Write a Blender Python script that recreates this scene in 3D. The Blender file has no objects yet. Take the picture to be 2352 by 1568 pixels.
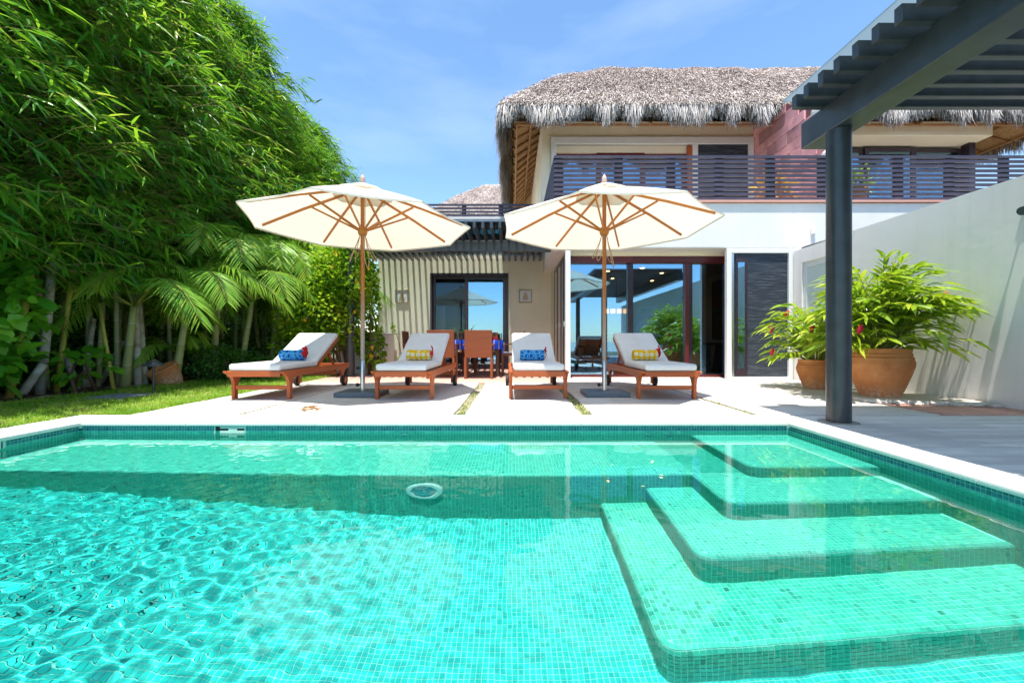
import bpy, bmesh, math, random
import numpy as np
from mathutils import Vector, Matrix

# ------------------------------------------------------------------ camera, sky, sun, exposure
sc = bpy.context.scene
C = sc.collection
PI = math.pi
R = math.radians
EYE = 0.71                      # camera height over the terrace
F = 957.0                       # focal length in photograph pixels (2352 wide)

cam_data = bpy.data.cameras.new('camera')
cam = bpy.data.objects.new('camera', cam_data)
C.objects.link(cam)
cam.location = (0, 0, EYE)
cam.rotation_euler = (PI / 2, 0, 0)
cam_data.sensor_width = 36
cam_data.lens = 36 * F / 2352
cam_data.clip_start = 0.05
cam_data.clip_end = 20000
sc.camera = cam

SUNV = Vector((-0.055, -0.235, 1.0)).normalized()      # towards the sun
world = bpy.data.worlds.new('World')
sc.world = world
world.use_nodes = True
wn = world.node_tree
sky = wn.nodes.new('ShaderNodeTexSky')
sky.sky_type = 'NISHITA'
sky.sun_disc = False
sky.sun_elevation = math.asin(SUNV.z)
sky.sun_rotation = math.atan2(SUNV.x, SUNV.y)
sky.altitude = 0
sky.air_density = 1.0
sky.dust_density = 0.25
sky.ozone_density = 2.0
hsv = wn.nodes.new('ShaderNodeHueSaturation')
hsv.inputs['Saturation'].default_value = 1.1
hsv.inputs['Hue'].default_value = 0.497
wn.links.new(sky.outputs[0], hsv.inputs['Color'])
bgn = wn.nodes['Background']
# faint high haze drifting over the whole sky
tcw = wn.nodes.new('ShaderNodeTexCoord')
mpw = wn.nodes.new('ShaderNodeMapping')
mpw.inputs['Scale'].default_value = (1.2, 1.2, 4.0)
nzw = wn.nodes.new('ShaderNodeTexNoise')
nzw.inputs['Scale'].default_value = 1.6
nzw.inputs['Detail'].default_value = 7
nzw.inputs['Roughness'].default_value = .55
rpw = wn.nodes.new('ShaderNodeValToRGB')
rpw.color_ramp.elements[0].position = .50
rpw.color_ramp.elements[0].color = (0, 0, 0, 1)
rpw.color_ramp.elements[1].position = .78
rpw.color_ramp.elements[1].color = (.26, .26, .26, 1)
mxw = wn.nodes.new('ShaderNodeMix')
mxw.data_type = 'RGBA'
mxw.inputs[7].default_value = (3.6, 4.3, 5.2, 1)
wn.links.new(tcw.outputs['Generated'], mpw.inputs['Vector'])
wn.links.new(mpw.outputs[0], nzw.inputs['Vector'])
wn.links.new(nzw.outputs['Fac'], rpw.inputs[0])
wn.links.new(rpw.outputs[0], mxw.inputs[0])
wn.links.new(hsv.outputs[0], mxw.inputs[6])
wn.links.new(mxw.outputs[2], bgn.inputs[0])
bgn.inputs[1].default_value = 0.135

sun_data = bpy.data.lights.new('sun', 'SUN')
sun_data.energy = 4.1
sun_data.angle = R(0.53)
sun_data.color = (1.0, 0.955, 0.88)
sun_data.cycles.is_caustics_light = True
sun = bpy.data.objects.new('sun', sun_data)
C.objects.link(sun)
sun.rotation_euler = SUNV.to_track_quat('Z', 'Y').to_euler()
sun.location = (-3, -8, 30)

sc.view_settings.view_transform = 'Standard'
sc.view_settings.look = 'None'
sc.view_settings.gamma = 1.0
sc.view_settings.use_curve_mapping = False
sc.view_settings.exposure = 1.15
sc.cycles.use_denoising = True
sc.cycles.max_bounces = 10
sc.cycles.transparent_max_bounces = 16
sc.cycles.transmission_bounces = 10
sc.cycles.sample_clamp_indirect = 6.0
sc.cycles.caustics_reflective = False

rnd = random.Random(7)
rng = np.random.default_rng(11)

# ------------------------------------------------------------------ helpers: materials
def lin(h):
    if isinstance(h, str):
        c = [int(h[i:i + 2], 16) / 255 for i in (0, 2, 4)]
        return tuple(x / 12.92 if x <= .04045 else ((x + .055) / 1.055) ** 2.4 for x in c)
    return tuple(h)

class NT:
    def __init__(self, name):
        self.m = bpy.data.materials.new(name)
        self.m.use_nodes = True
        self.t = self.m.node_tree
        self.p = self.t.nodes['Principled BSDF']
        self.out = self.t.nodes['Material Output']
    def n(self, kind, **kw):
        nd = self.t.nodes.new('ShaderNode' + kind)
        for k, v in kw.items():
            setattr(nd, k, v)
        return nd
    def l(self, a, b):
        self.t.links.new(a, b)
    def noise(self, vec, scale, detail=4, rough=.55):
        nd = self.n('TexNoise')
        nd.inputs['Scale'].default_value = scale
        nd.inputs['Detail'].default_value = detail
        nd.inputs['Roughness'].default_value = rough
        self.l(vec, nd.inputs['Vector'])
        return nd.outputs['Fac']
    def pos(self, scale=(1, 1, 1)):
        g = self.n('NewGeometry')
        mp = self.n('Mapping')
        mp.inputs['Scale'].default_value = scale
        self.l(g.outputs['Position'], mp.inputs['Vector'])
        return mp.outputs[0]
    def obj(self, scale=(1, 1, 1)):
        g = self.n('TexCoord')
        mp = self.n('Mapping')
        mp.inputs['Scale'].default_value = scale
        self.l(g.outputs['Object'], mp.inputs['Vector'])
        return mp.outputs[0]
    def ramp(self, fac, stops):
        r = self.n('ValToRGB')
        el = r.color_ramp.elements
        el[0].position, el[0].color = stops[0][0], (*stops[0][1], 1)
        el[1].position, el[1].color = stops[-1][0], (*stops[-1][1], 1)
        for p, c in stops[1:-1]:
            e = el.new(p)
            e.color = (*c, 1)
        self.l(fac, r.inputs[0])
        return r.outputs[0]
    def mix(self, fac, a, b, mode='MIX'):
        m = self.n('Mix', data_type='RGBA', blend_type=mode)
        for sock, v in ((m.inputs[0], fac), (m.inputs[6], a), (m.inputs[7], b)):
            if hasattr(v, 'is_output'):
                self.l(v, sock)
            elif isinstance(v, (int, float)):
                sock.default_value = v
            else:
                sock.default_value = (*v, 1)
        return m.outputs[2]
    def attr(self, name):
        a = self.n('Attribute', attribute_name=name)
        return a.outputs['Fac']
    def rand(self):
        return self.n('ObjectInfo').outputs['Random']
    def bump(self, h, strength, dist=.02):
        b = self.n('Bump')
        b.inputs['Strength'].default_value = strength
        b.inputs['Distance'].default_value = dist
        self.l(h, b.inputs['Height'])
        self.l(b.outputs[0], self.p.inputs['Normal'])
    def set(self, col=None, rough=None, spec=None, metal=None):
        p = self.p
        if col is not None:
            if hasattr(col, 'is_output'):
                self.l(col, p.inputs['Base Color'])
            else:
                p.inputs['Base Color'].default_value = (*col, 1)
        if rough is not None:
            if hasattr(rough, 'is_output'):
                self.l(rough, p.inputs['Roughness'])
            else:
                p.inputs['Roughness'].default_value = rough
        if spec is not None:
            p.inputs['Specular IOR Level'].default_value = spec
        if metal is not None:
            p.inputs['Metallic'].default_value = metal
        return self.m

def scale_c(c, k):
    return tuple(min(1, x * k) for x in c)

def plain(name, c, rough=.6, var=.12, nscale=6, bump=0, bscale=60, spec=.4, metal=0, stretch=(1, 1, 1), perobj=0.0):
    c = lin(c)
    t = NT(name)
    v = t.pos(stretch)
    a = t.noise(v, nscale)
    col = t.ramp(a, [(.3, scale_c(c, 1 - var)), (.5, c), (.72, scale_c(c, 1 + var))])
    if perobj:
        r = t.rand()
        mr = t.n('MapRange')
        mr.inputs['To Min'].default_value = 1 - perobj
        mr.inputs['To Max'].default_value = 1 + perobj
        t.l(r, mr.inputs[0])
        col = t.mix(1.0, col, mr.outputs[0], 'MULTIPLY')
    if bump:
        t.bump(t.noise(v, bscale, 6), bump, .01)
    return t.set(col, rough, spec, metal)

def wood(name, c, rough=.45, axis=0, var=.35, spec=.35):
    """grain running along the object's own axis"""
    c = lin(c)
    t = NT(name)
    s = [55, 55, 55]
    s[axis] = 2.2
    v = t.obj(tuple(s))
    a = t.noise(v, 1.0, 5, .6)
    col = t.ramp(a, [(.28, scale_c(c, 1 - var)), (.5, c), (.75, scale_c(c, 1 + var))])
    b = t.noise(t.pos(), 2.5, 3)
    col = t.mix(b, col, scale_c(c, 1 + var * .6))
    r = t.rand()
    mr = t.n('MapRange')
    mr.inputs['To Min'].default_value = .85
    mr.inputs['To Max'].default_value = 1.15
    t.l(r, mr.inputs[0])
    col = t.mix(1.0, col, mr.outputs[0], 'MULTIPLY')
    t.bump(a, .12, .004)
    return t.set(col, rough, spec)

def leafmat(name, stops, trans=.4, rough=.38, spec=.45):
    """colour by the leaf's own tint attribute"""
    t = NT(name)
    f = t.attr('tint')
    col = t.ramp(f, stops)
    t.set(col, rough, spec)
    tr = t.n('BsdfTranslucent')
    t.l(t.mix(.25, col, (.55, .75, .03)), tr.inputs[0])
    ms = t.n('MixShader')
    ms.inputs[0].default_value = trans
    t.l(t.p.outputs[0], ms.inputs[1])
    t.l(tr.outputs[0], ms.inputs[2])
    t.l(ms.outputs[0], t.out.inputs[0])
    return t.m

def glass(name, refl=.35, tint=(.75, .85, .9), gcol=(.6, .82, 1.0), rough=0.0):
    t = NT(name)
    tr = t.n('BsdfTransparent')
    tr.inputs[0].default_value = (*tint, 1)
    gl = t.n('BsdfGlossy')
    gl.inputs[0].default_value = (*gcol, 1)
    gl.inputs['Roughness'].default_value = rough
    fr = t.n('Fresnel')
    fr.inputs[0].default_value = 1.45
    ad = t.n('Math', operation='ADD', use_clamp=True)
    ad.inputs[1].default_value = refl
    t.l(fr.outputs[0], ad.inputs[0])
    ms = t.n('MixShader')
    t.l(ad.outputs[0], ms.inputs[0])
    t.l(tr.outputs[0], ms.inputs[1])
    t.l(gl.outputs[0], ms.inputs[2])
    t.l(ms.outputs[0], t.out.inputs[0])
    return t.m

# ------------------------------------------------------------------ helpers: geometry
class MB:
    """collects shapes into ONE mesh"""
    def __init__(self):
        self.v, self.f = [], []
    def add(self, v, f):
        b = len(self.v)
        self.v += [tuple(p) for p in v]
        self.f += [tuple(i + b for i in q) for q in f]
        return self
    def box(self, a, b):
        x0, y0, z0 = [min(p, q) for p, q in zip(a, b)]
        x1, y1, z1 = [max(p, q) for p, q in zip(a, b)]
        return self.add([(x0, y0, z0), (x1, y0, z0), (x1, y1, z0), (x0, y1, z0), (x0, y0, z1), (x1, y0, z1), (x1, y1, z1), (x0, y1, z1)],
                        [(3, 2, 1, 0), (4, 5, 6, 7), (0, 1, 5, 4), (1, 2, 6, 5), (2, 3, 7, 6), (3, 0, 4, 7)])
    def bar(self, p, q, w, h, up=(0, 0, 1)):
        p, q = Vector(p), Vector(q)
        d = (q - p).normalized()
        s = d.cross(Vector(up))
        if s.length < 1e-4:
            s = d.cross(Vector((0, 1, 0)))
        s.normalize()
        u = s.cross(d)
        vs = []
        for e in (p, q):
            for i, j in ((-1, -1), (1, -1), (1, 1), (-1, 1)):
                vs.append(e + s * (i * w / 2) + u * (j * h / 2))
        return self.add(vs, [(3, 2, 1, 0), (4, 5, 6, 7), (0, 1, 5, 4), (1, 2, 6, 5), (2, 3, 7, 6), (3, 0, 4, 7)])
    def tube(self, pts, r, n=8, cap=True):
        pts = [Vector(p) for p in pts]
        m = len(pts)
        rr = r if hasattr(r, '__len__') else [r] * m
        vs, fs = [], []
        ref = None
        for i, p in enumerate(pts):
            d = (pts[min(i + 1, m - 1)] - pts[max(i - 1, 0)]).normalized()
            if ref is None:
                ref = d.orthogonal().normalized()
            else:
                ref = (ref - d * ref.dot(d)).normalized()
            b = d.cross(ref)
            for k in range(n):
                a = 2 * PI * k / n
                vs.append(p + (ref * math.cos(a) + b * math.sin(a)) * rr[i])
        for i in range(m - 1):
            for k in range(n):
                k2 = (k + 1) % n
                fs.append((i * n + k, i * n + k2, (i + 1) * n + k2, (i + 1) * n + k))
        if cap:
            fs.append(tuple(range(n - 1, -1, -1)))
            fs.append(tuple((m - 1) * n + k for k in range(n)))
        return self.add(vs, fs)
    def lathe(self, prof, n=24, at=(0, 0, 0)):
        vs, fs = [], []
        for (r, z) in prof:
            for k in range(n):
                a = 2 * PI * k / n
                vs.append((at[0] + r * math.cos(a), at[1] + r * math.sin(a), at[2] + z))
        for i in range(len(prof) - 1):
            for k in range(n):
                k2 = (k + 1) % n
                fs.append((i * n + k, i * n + k2, (i + 1) * n + k2, (i + 1) * n + k))
        if prof[0][0] > 1e-4:
            fs.append(tuple(range(n - 1, -1, -1)))
        if prof[-1][0] > 1e-4:
            fs.append(tuple((len(prof) - 1) * n + k for k in range(n)))
        return self.add(vs, fs)
    def prism(self, poly, axis, a, b):
        """poly in the two other axes (cyclic order), extruded from a to b along axis"""
        def p3(p, t):
            if axis == 0:
                return (t, p[0], p[1])
            if axis == 1:
                return (p[0], t, p[1])
            return (p[0], p[1], t)
        n = len(poly)
        vs = [p3(p, a) for p in poly] + [p3(p, b) for p in poly]
        fs = [tuple(range(n - 1, -1, -1)), tuple(range(n, 2 * n))]
        for k in range(n):
            k2 = (k + 1) % n
            fs.append((k, k2, n + k2, n + k))
        return self.add(vs, fs)
    def build(self, name, mat, parent=None, smooth=False, bevel=0, seg=2, loc=None, fix=True):
        me = bpy.data.meshes.new(name)
        me.from_pydata(self.v, [], self.f)
        if fix:
            bm = bmesh.new()
            bm.from_mesh(me)
            bmesh.ops.remove_doubles(bm, verts=bm.verts, dist=1e-6)
            bmesh.ops.recalc_face_normals(bm, faces=bm.faces)
            bm.to_mesh(me)
            bm.free()
        return link(name, me, mat, parent, smooth, bevel, seg, loc)

def link(name, me, mat, parent=None, smooth=False, bevel=0, seg=2, loc=None):
    if mat is not None:
        me.materials.append(mat)
    o = bpy.data.objects.new(name, me)
    C.objects.link(o)
    if parent is not None:
        o.parent = parent
    if loc is not None:
        o.location = loc
    if smooth:
        me.polygons.foreach_set('use_smooth', [True] * len(me.polygons))
        if smooth != 'all':
            try:
                me.set_sharp_from_angle(angle=R(40))
            except Exception:
                pass
    if bevel:
        b = o.modifiers.new('bevel', 'BEVEL')
        b.width = bevel
        b.segments = seg
        b.limit_method = 'ANGLE'
        b.angle_limit = R(30)
        b.harden_normals = False
    return o

def np_mesh(name, V, faces_list, mat, parent=None, tint=None, smooth=False, loc=None):
    """V (n,3); faces_list: list of int arrays (m,k); tint: per-vertex float"""
    me = bpy.data.meshes.new(name)
    V = np.asarray(V, np.float32)
    me.vertices.add(len(V))
    me.vertices.foreach_set('co', V.ravel())
    tot = sum(f.size for f in faces_list)
    cnt = sum(len(f) for f in faces_list)
    me.loops.add(tot)
    me.loops.foreach_set('vertex_index', np.concatenate([f.ravel() for f in faces_list]).astype(np.int32))
    me.polygons.add(cnt)
    sizes = np.concatenate([np.full(len(f), f.shape[1], np.int32) for f in faces_list])
    starts = np.concatenate([[0], np.cumsum(sizes)[:-1]]).astype(np.int32)
    me.polygons.foreach_set('loop_start', starts)
    me.update(calc_edges=True)
    if tint is not None:
        at = me.attributes.new('tint', 'FLOAT', 'POINT')
        at.data.foreach_set('value', np.asarray(tint, np.float32))
    if smooth:
        me.polygons.foreach_set('use_smooth', [True] * cnt)
    me.validate()
    return link(name, me, mat, parent, loc=loc)

def norm(a):
    return a / np.maximum(np.linalg.norm(a, axis=-1, keepdims=True), 1e-9)

def leaf_arrays(P, D, L, W, tint, up=None, fold=.25, droop=.18, rounded=False):
    """leaves: base P, direction D, length L, width W -> verts, faces, tint.  4 triangles (or 6 rounded) with a fold and a droop"""
    n = len(P)
    D = norm(D)
    if up is None:
        up = np.tile([0, 0, 1.0], (n, 1)) + rng.normal(0, .45, (n, 3))
    S = norm(np.cross(D, up))
    N = np.cross(S, D)
    L = np.broadcast_to(L, n)[:, None]
    W = np.broadcast_to(W, n)[:, None]
    dz = np.array([0, 0, -1.0])
    if rounded:
        a, b, wa, wb = .25, .68, .46, .44
    else:
        a, b, wa, wb = .28, .66, .5, .34
    m1 = P + D * L * a + dz * L * droop * a * a
    m2 = P + D * L * b + dz * L * droop * b * b
    tip = P + D * L + dz * L * droop
    f1, f2 = N * W * fold * wa, N * W * fold * wb
    V = np.stack([P, m1 - S * W * wa + f1, m1 + S * W * wa + f1, m2 - S * W * wb + f2, m2 + S * W * wb + f2, tip, m1, m2], 1)
    base = (np.arange(n) * 8)[:, None]
    tri = np.concatenate([base + [0, 6, 1], base + [0, 2, 6], base + [3, 7, 5], base + [7, 4, 5]])
    quad = np.concatenate([base + [1, 6, 7, 3], base + [6, 2, 4, 7]])
    return V.reshape(-1, 3), [tri, quad], np.repeat(tint, 8)

def ribbons(P0, P1, P2, W, side):
    """two-segment strips through three points"""
    n = len(P0)
    S = norm(side) * np.broadcast_to(W, n)[:, None] / 2
    V = np.stack([P0 - S, P0 + S, P1 - S, P1 + S, P2 - S * .35, P2 + S * .35], 1).reshape(-1, 3)
    b = (np.arange(n) * 6)[:, None]
    return V, [np.concatenate([b + [0, 1, 3, 2], b + [2, 3, 5, 4]])]

def thing(name, label, cat, loc=(0, 0, 0), rotz=0, group=None):
    o = bpy.data.objects.new(name, None)
    o.empty_display_size = .1
    C.objects.link(o)
    o.location = loc
    o.rotation_euler = (0, 0, rotz)
    return tag(o, label, cat, group)

def tag(o, label, cat, group=None, kind=None):
    o['label'] = label
    o['category'] = cat
    if group:
        o['group'] = group
    if kind:
        o['kind'] = kind
    return o

def structure(o, kind='structure'):
    o['kind'] = kind
    return o

def dup(root, loc=None, rotz=None, label=None, parent=None, scale=None):
    r = root.copy()
    C.objects.link(r)
    if parent is not None:
        r.parent = parent
    if loc is not None:
        r.location = loc
    if rotz is not None:
        r.rotation_euler = (0, 0, rotz)
    if scale is not None:
        r.scale = scale
    if label:
        r['label'] = label
    for ch in list(root.children):
        dup(ch, parent=r)
    return r

def at(u, v, Y):
    """photograph pixel at depth Y"""
    return Vector(((u - 1176) / F * Y, Y, EYE - (v - 784) / F * Y))

# ------------------------------------------------------------------ materials
def render_coat(name, c):
    """painted render: broad trowel tone, faint rain streaks, hairline relief"""
    t = NT(name)
    a = t.noise(t.pos(), .9, 6, .6)
    col = t.ramp(a, [(.3, scale_c(c, .93)), (.55, c), (.75, scale_c(c, 1.04))])
    st = t.noise(t.pos((9, 9, .5)), 1.0, 6, .65)
    col = t.mix(t.ramp(st, [(.54, (0, 0, 0)), (.80, (.28, .28, .28))]), col, (c[0] * .74, c[1] * .72, c[2] * .68))
    fl = t.noise(t.pos(), 14, 8, .7)
    col = t.mix(t.ramp(fl, [(.25, (.5, .5, .5)), (.36, (0, 0, 0))]), col, (c[0] * .7, c[1] * .68, c[2] * .63))
    t.bump(t.noise(t.pos(), 7, 8, .65), .12, .02)
    return t.set(col, .8, .25)
M = {}
M['white'] = render_coat('white_render', (.74, .73, .71))
M['cream'] = plain('cream_render', (.82, .74, .58), .8, .06, 1.2, .1, 160)
M['olive'] = plain('pale_olive_render', (.82, .74, .56), .8, .06, 1.3, .1, 160)
M['wallgrey'] = render_coat('weathered_render', (.88, .85, .82))
M['darkmetal'] = plain('charcoal_paint', (.044, .046, .052), .32, .25, 8, .05, 90, .5)
M['rail'] = plain('plum_grey_stained_slat', (.060, .052, .078), .45, .25, 5, .08, 60, .4, perobj=.15)
M['mahogany'] = wood('mahogany_paint', (.10, .018, .018), .3, 2, .25)
M['doorframe'] = plain('dark_plum_frame', (.035, .022, .032), .3, .2, 6)
M['whitemetal'] = plain('white_aluminium', (.78, .79, .80), .35, .03, 4)
M['teak'] = wood('oiled_teak', (.36, .088, .026), .42, 1, .35)
M['teakx'] = wood('oiled_teak_cross', (.36, .088, .026), .42, 0, .35)
M['teakz'] = wood('oiled_teak_upright', (.36, .088, .026), .42, 2, .35)
M['umbwood'] = wood('umbrella_hardwood', (.43, .15, .032), .4, 0, .3)
M['chairwood'] = wood('brown_wicker_wood', (.20, .062, .024), .5, 0, .3)
M['darkwood'] = wood('dark_wood', (.07, .04, .025), .5, 0, .3)
M['steel'] = plain('brushed_steel', (.55, .56, .58), .3, .08, 30, metal=1)
M['rubber'] = plain('black_rubber', (.02, .02, .022), .7, .2, 20)
M['granite'] = plain('grey_blue_granite', (.11, .14, .17), .35, .55, 120)
M['soil'] = plain('dry_soil', (.085, .055, .036), .95, .5, 14, .6, 40)
M['gravel'] = plain('joint_gravel', (.34, .31, .25), .95, .6, 90, .8, 90)
M['dark'] = plain('black_gap', (.012, .012, .014), .8, .1, 4)
M['glass'] = glass('blue_tinted_glass', .36, (.78, .86, .88), (.38, .68, .93))
t = NT('milky_pergola_glass')
tr = t.n('BsdfTransparent')
tr.inputs[0].default_value = (.27, .33, .36, 1)
tl = t.n('BsdfTranslucent')
tl.inputs[0].default_value = (.50, .58, .62, 1)
gl = t.n('BsdfGlossy')
gl.inputs['Roughness'].default_value = .05
gl.inputs[0].default_value = (.8, .9, 1, 1)
m1, m2 = t.n('MixShader'), t.n('MixShader')
m1.inputs[0].default_value = .42
m2.inputs[0].default_value = .06
t.l(tr.outputs[0], m1.inputs[1])
t.l(tl.outputs[0], m1.inputs[2])
t.l(m1.outputs[0], m2.inputs[1])
t.l(gl.outputs[0], m2.inputs[2])
t.l(m2.outputs[0], t.out.inputs[0])
M['roofglass'] = t.m
M['seethrough'] = glass('lightly_tinted_glass', .0, (.75, .80, .80), (.5, .76, 1.0))
M['clearglass'] = glass('clear_roof_glass', .04, (.80, .88, .88), (.8, .9, 1.0))
M['frosted'] = plain('frosted_glass', (.62, .72, .70), .25, .03, 3)

# ================================================================== THE SETTING
# ------------------------------------------------------------------ ground, sea
PX0, PX1, PY0, PY1 = -3.85, 2.47, -3.2, 3.72          # pool water walls
WZ = -0.105                                            # water level

def slab_with_hole(name, X0, X1, Y0, Y1, hx0, hx1, hy0, hy1, z, mat):
    m = MB()
    xs = [X0, hx0, hx1, X1]
    ys = [Y0, hy0, hy1, Y1]
    vs = [(x, y, z) for y in ys for x in xs]
    fs = [(j * 4 + i, j * 4 + i + 1, j * 4 + i + 5, j * 4 + i + 4) for j in range(3) for i in range(3) if not (i == 1 and j == 1)]
    b = len(vs)
    vs += [(X0, Y0 - 20, -16), (X1, Y0 - 20, -16)]
    fs.append((b, b + 1, 3, 2))
    fs.append((b, 2, 1, 0))
    m.add(vs, fs)
    return m.build(name, mat)

t = NT('dry_ground')
g0 = t.noise(t.pos(), .35, 6)
M['ground'] = t.set(t.ramp(g0, [(.3, (.07, .075, .03)), (.55, (.13, .11, .06)), (.75, (.2, .17, .11))]), .95)
structure(slab_with_hole('ground', -180, 180, -14, 320, -4.2, 2.75, -3.6, 4.05, -.045, M['ground']))

t = NT('sea_water')
sv = t.pos((.02, .05, .02))
t.bump(t.noise(sv, 6, 6), .35, .4)
M['sea'] = t.set((.012, .06, .12), .12, .5)
structure(MB().add([(-9000, -12000, -15.5), (9000, -12000, -15.5), (9000, -30, -15.5), (-9000, -30, -15.5)], [(0, 1, 2, 3)]).build('sea', M['sea']))

# ------------------------------------------------------------------ pool shell
def tile_mat(name, stops, rough=.55):
    t = NT(name)
    f = t.attr('tint')
    return t.set(t.ramp(f, stops), rough, .25)

G1, G2, G3, G4 = (.010, .19, .13), (.024, .36, .26), (.055, .49, .36), (.16, .62, .49)
M['tile'] = tile_mat('green_glass_mosaic', [(0, G1), (.10, (.016, .27, .19)), (.22, G2), (.7, G3), (1, G4)])
B1, B2, B3, B4 = (.005, .19, .17), (.008, .34, .31), (.015, .44, .40), (.08, .54, .50)
M['tilefloor'] = tile_mat('turquoise_glass_mosaic', [(0, B1), (.10, (.012, .38, .36)), (.22, B2), (.7, B3), (1, B4)])
M['tileband'] = tile_mat('waterline_blue_mosaic', [(0, (.004, .07, .10)), (.4, (.01, .15, .18)), (.8, (.03, .26, .28)), (1, (.08, .4, .4))])
M['grout'] = plain('pale_green_grout', (.28, .62, .52), .8, .08, 9, .1, 90)
M['groutband'] = plain('aqua_grout', (.22, .56, .58), .8, .08, 9)

pool = structure(thing('swimming_pool', 'green glass mosaic swimming pool with corner steps and bench', 'pool'))
TP = .025                # tile pitch
TS = .0215               # tile size
TH = .002

def floor_d(x):
    """water depth over the gently sloped floor"""
    return 1.0 - .07 * max(0.0, min(3.4, -.5 - x))

receivers = []
def shell(name, mb, mat, **k):
    o = mb.build(name, mat, pool, **k)
    receivers.append(o)
    return o

zf = lambda x: WZ - floor_d(x)
xs = [PX0 - .15, -.5, PX1 + .15]
m = MB()
for a, b in zip(xs[:-1], xs[1:]):
    m.add([(a, PY0, zf(a)), (b, PY0, zf(b)), (b, PY1, zf(b)), (a, PY1, zf(a))], [(0, 1, 2, 3)])
shell('floor', m, M['grout'])
top = -.035
m = MB()
m.add([(PX0, PY1, top), (PX1, PY1, top), (PX1, PY1, -1.2), (PX0, PY1, -1.2)], [(0, 1, 2, 3)])
m.add([(PX0, PY0, top), (PX0, PY1, top), (PX0, PY1, -1.2), (PX0, PY0, -1.2)], [(0, 1, 2, 3)])
m.add([(PX1, PY0, top), (PX1, PY1, top), (PX1, PY1, -1.2), (PX1, PY0, -1.2)], [(3, 2, 1, 0)])
m.add([(PX0, PY0, top), (PX1, PY0, top), (PX1, PY0, -1.2), (PX0, PY0, -1.2)], [(3, 2, 1, 0)])
shell('wall', m, M['grout'], fix=False)

NR = .032                # nose radius: two rows of tile
def nose_path(x0, yf, yb, xr, R0=.075, corner=True):
    """plan path of a step: (point, outward normal) along left edge, rounded corner, front edge"""
    out = []
    if corner:
        out.append(((x0, yb), (-1, 0)))
        out.append(((x0, yf + R0), (-1, 0)))
        for k in range(1, 8):
            a = PI + (PI / 2) * k / 8
            out.append(((x0 + R0 + R0 * math.cos(a), yf + R0 + R0 * math.sin(a)), (math.cos(a), math.sin(a))))
        out.append(((x0 + R0, yf), (0, -1)))
    else:
        out.append(((x0, yf), (0, -1)))
    out.append(((xr, yf), (0, -1)))
    return out

def profile(zb, zt):
    pr = [(0, zb), (0, zt - NR)]
    for k in range(1, 5):
        a = (PI / 2) * k / 4
        pr.append((NR * (1 - math.cos(a)), zt - NR + NR * math.sin(a)))
    return pr

STEPS = [  # name, x left, y front, depth below water
    ('step', .61, 1.68, .80),
    ('step', .92, 2.045, .57),
    ('bench_step', 1.24, 2.39, .33),
    ('step', 1.60, 2.79, .10),
]
BENCH_Y = 2.87
tiles = {'tile': [], 'tilefloor': [], 'tileband': []}    # (centre, u axis, v axis, normal)

def add_tile(kind, c, u, v, n):
    tiles[kind].append((c, u, v, n))

def sweep_tiles(path, zb, zt):
    # arc length resampling
    segs = []
    for (p, n), (q, k) in zip(path[:-1], path[1:]):
        segs.append((p, n, q, k, math.dist(p, q)))
    total = sum(s[4] for s in segs)
    cnt = int(total / TP)
    pos = []
    for i in range(cnt):
        s = (i + .5) * total / cnt
        for (p, n, q, k, L) in segs:
            if s <= L:
                f = s / L
                nn = Vector((n[0] * (1 - f) + k[0] * f, n[1] * (1 - f) + k[1] * f)).normalized()
                pos.append((p[0] * (1 - f) + q[0] * f, p[1] * (1 - f) + q[1] * f, nn))
                break
            s -= L
    for (x, y, nn) in pos:
        tg = Vector((-nn.y, nn.x, 0))
        z = zt - NR - TP / 2
        while z > zb:
            add_tile('tile', (x, y, z), tg, Vector((0, 0, 1)), Vector((nn.x, nn.y, 0)))
            z -= TP
        for a in (PI / 8, 3 * PI / 8):
            off = NR * (1 - math.cos(a))
            nv = Vector((nn.x * math.cos(a), nn.y * math.cos(a), math.sin(a)))
            vv = Vector((-nn.x * math.sin(a), -nn.y * math.sin(a), math.cos(a)))
            add_tile('tile', (x - nn.x * off, y - nn.y * off, zt - NR + NR * math.sin(a)), tg, vv, nv)

def step_body(name, path, zb, zt, yb, xr, label=None):
    m = MB()
    pr = profile(zb, zt)
    n = len(path)
    vs = []
    for (off, z) in pr:
        for (p, nn) in path:
            vs.append((p[0] - nn[0] * off, p[1] - nn[1] * off, z))
    fs = []
    for j in range(len(pr) - 1):
        for i in range(n - 1):
            fs.append((j * n + i, j * n + i + 1, (j + 1) * n + i + 1, (j + 1) * n + i))
    last = (len(pr) - 1) * n
    vs.append((xr, yb, zt))
    top = [last + i for i in range(n)] + [len(vs) - 1]
    if len(path) == 2:
        vs.append((path[0][0][0], yb, zt))
        top.append(len(vs) - 1)
    fs.append(tuple(top))
    m.add(vs, fs)
    return shell(name, m, M['grout'], smooth=True)

def covered(x, y, i):
    """is the point under a higher step"""
    for (nm, x0, yf, d) in STEPS[i + 1:]:
        if x > x0 and y > yf:
            if x < x0 + .075 and y < yf + .075 and math.hypot(x0 + .075 - x, yf + .075 - y) > .075:
                continue
            return True
    return False

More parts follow.
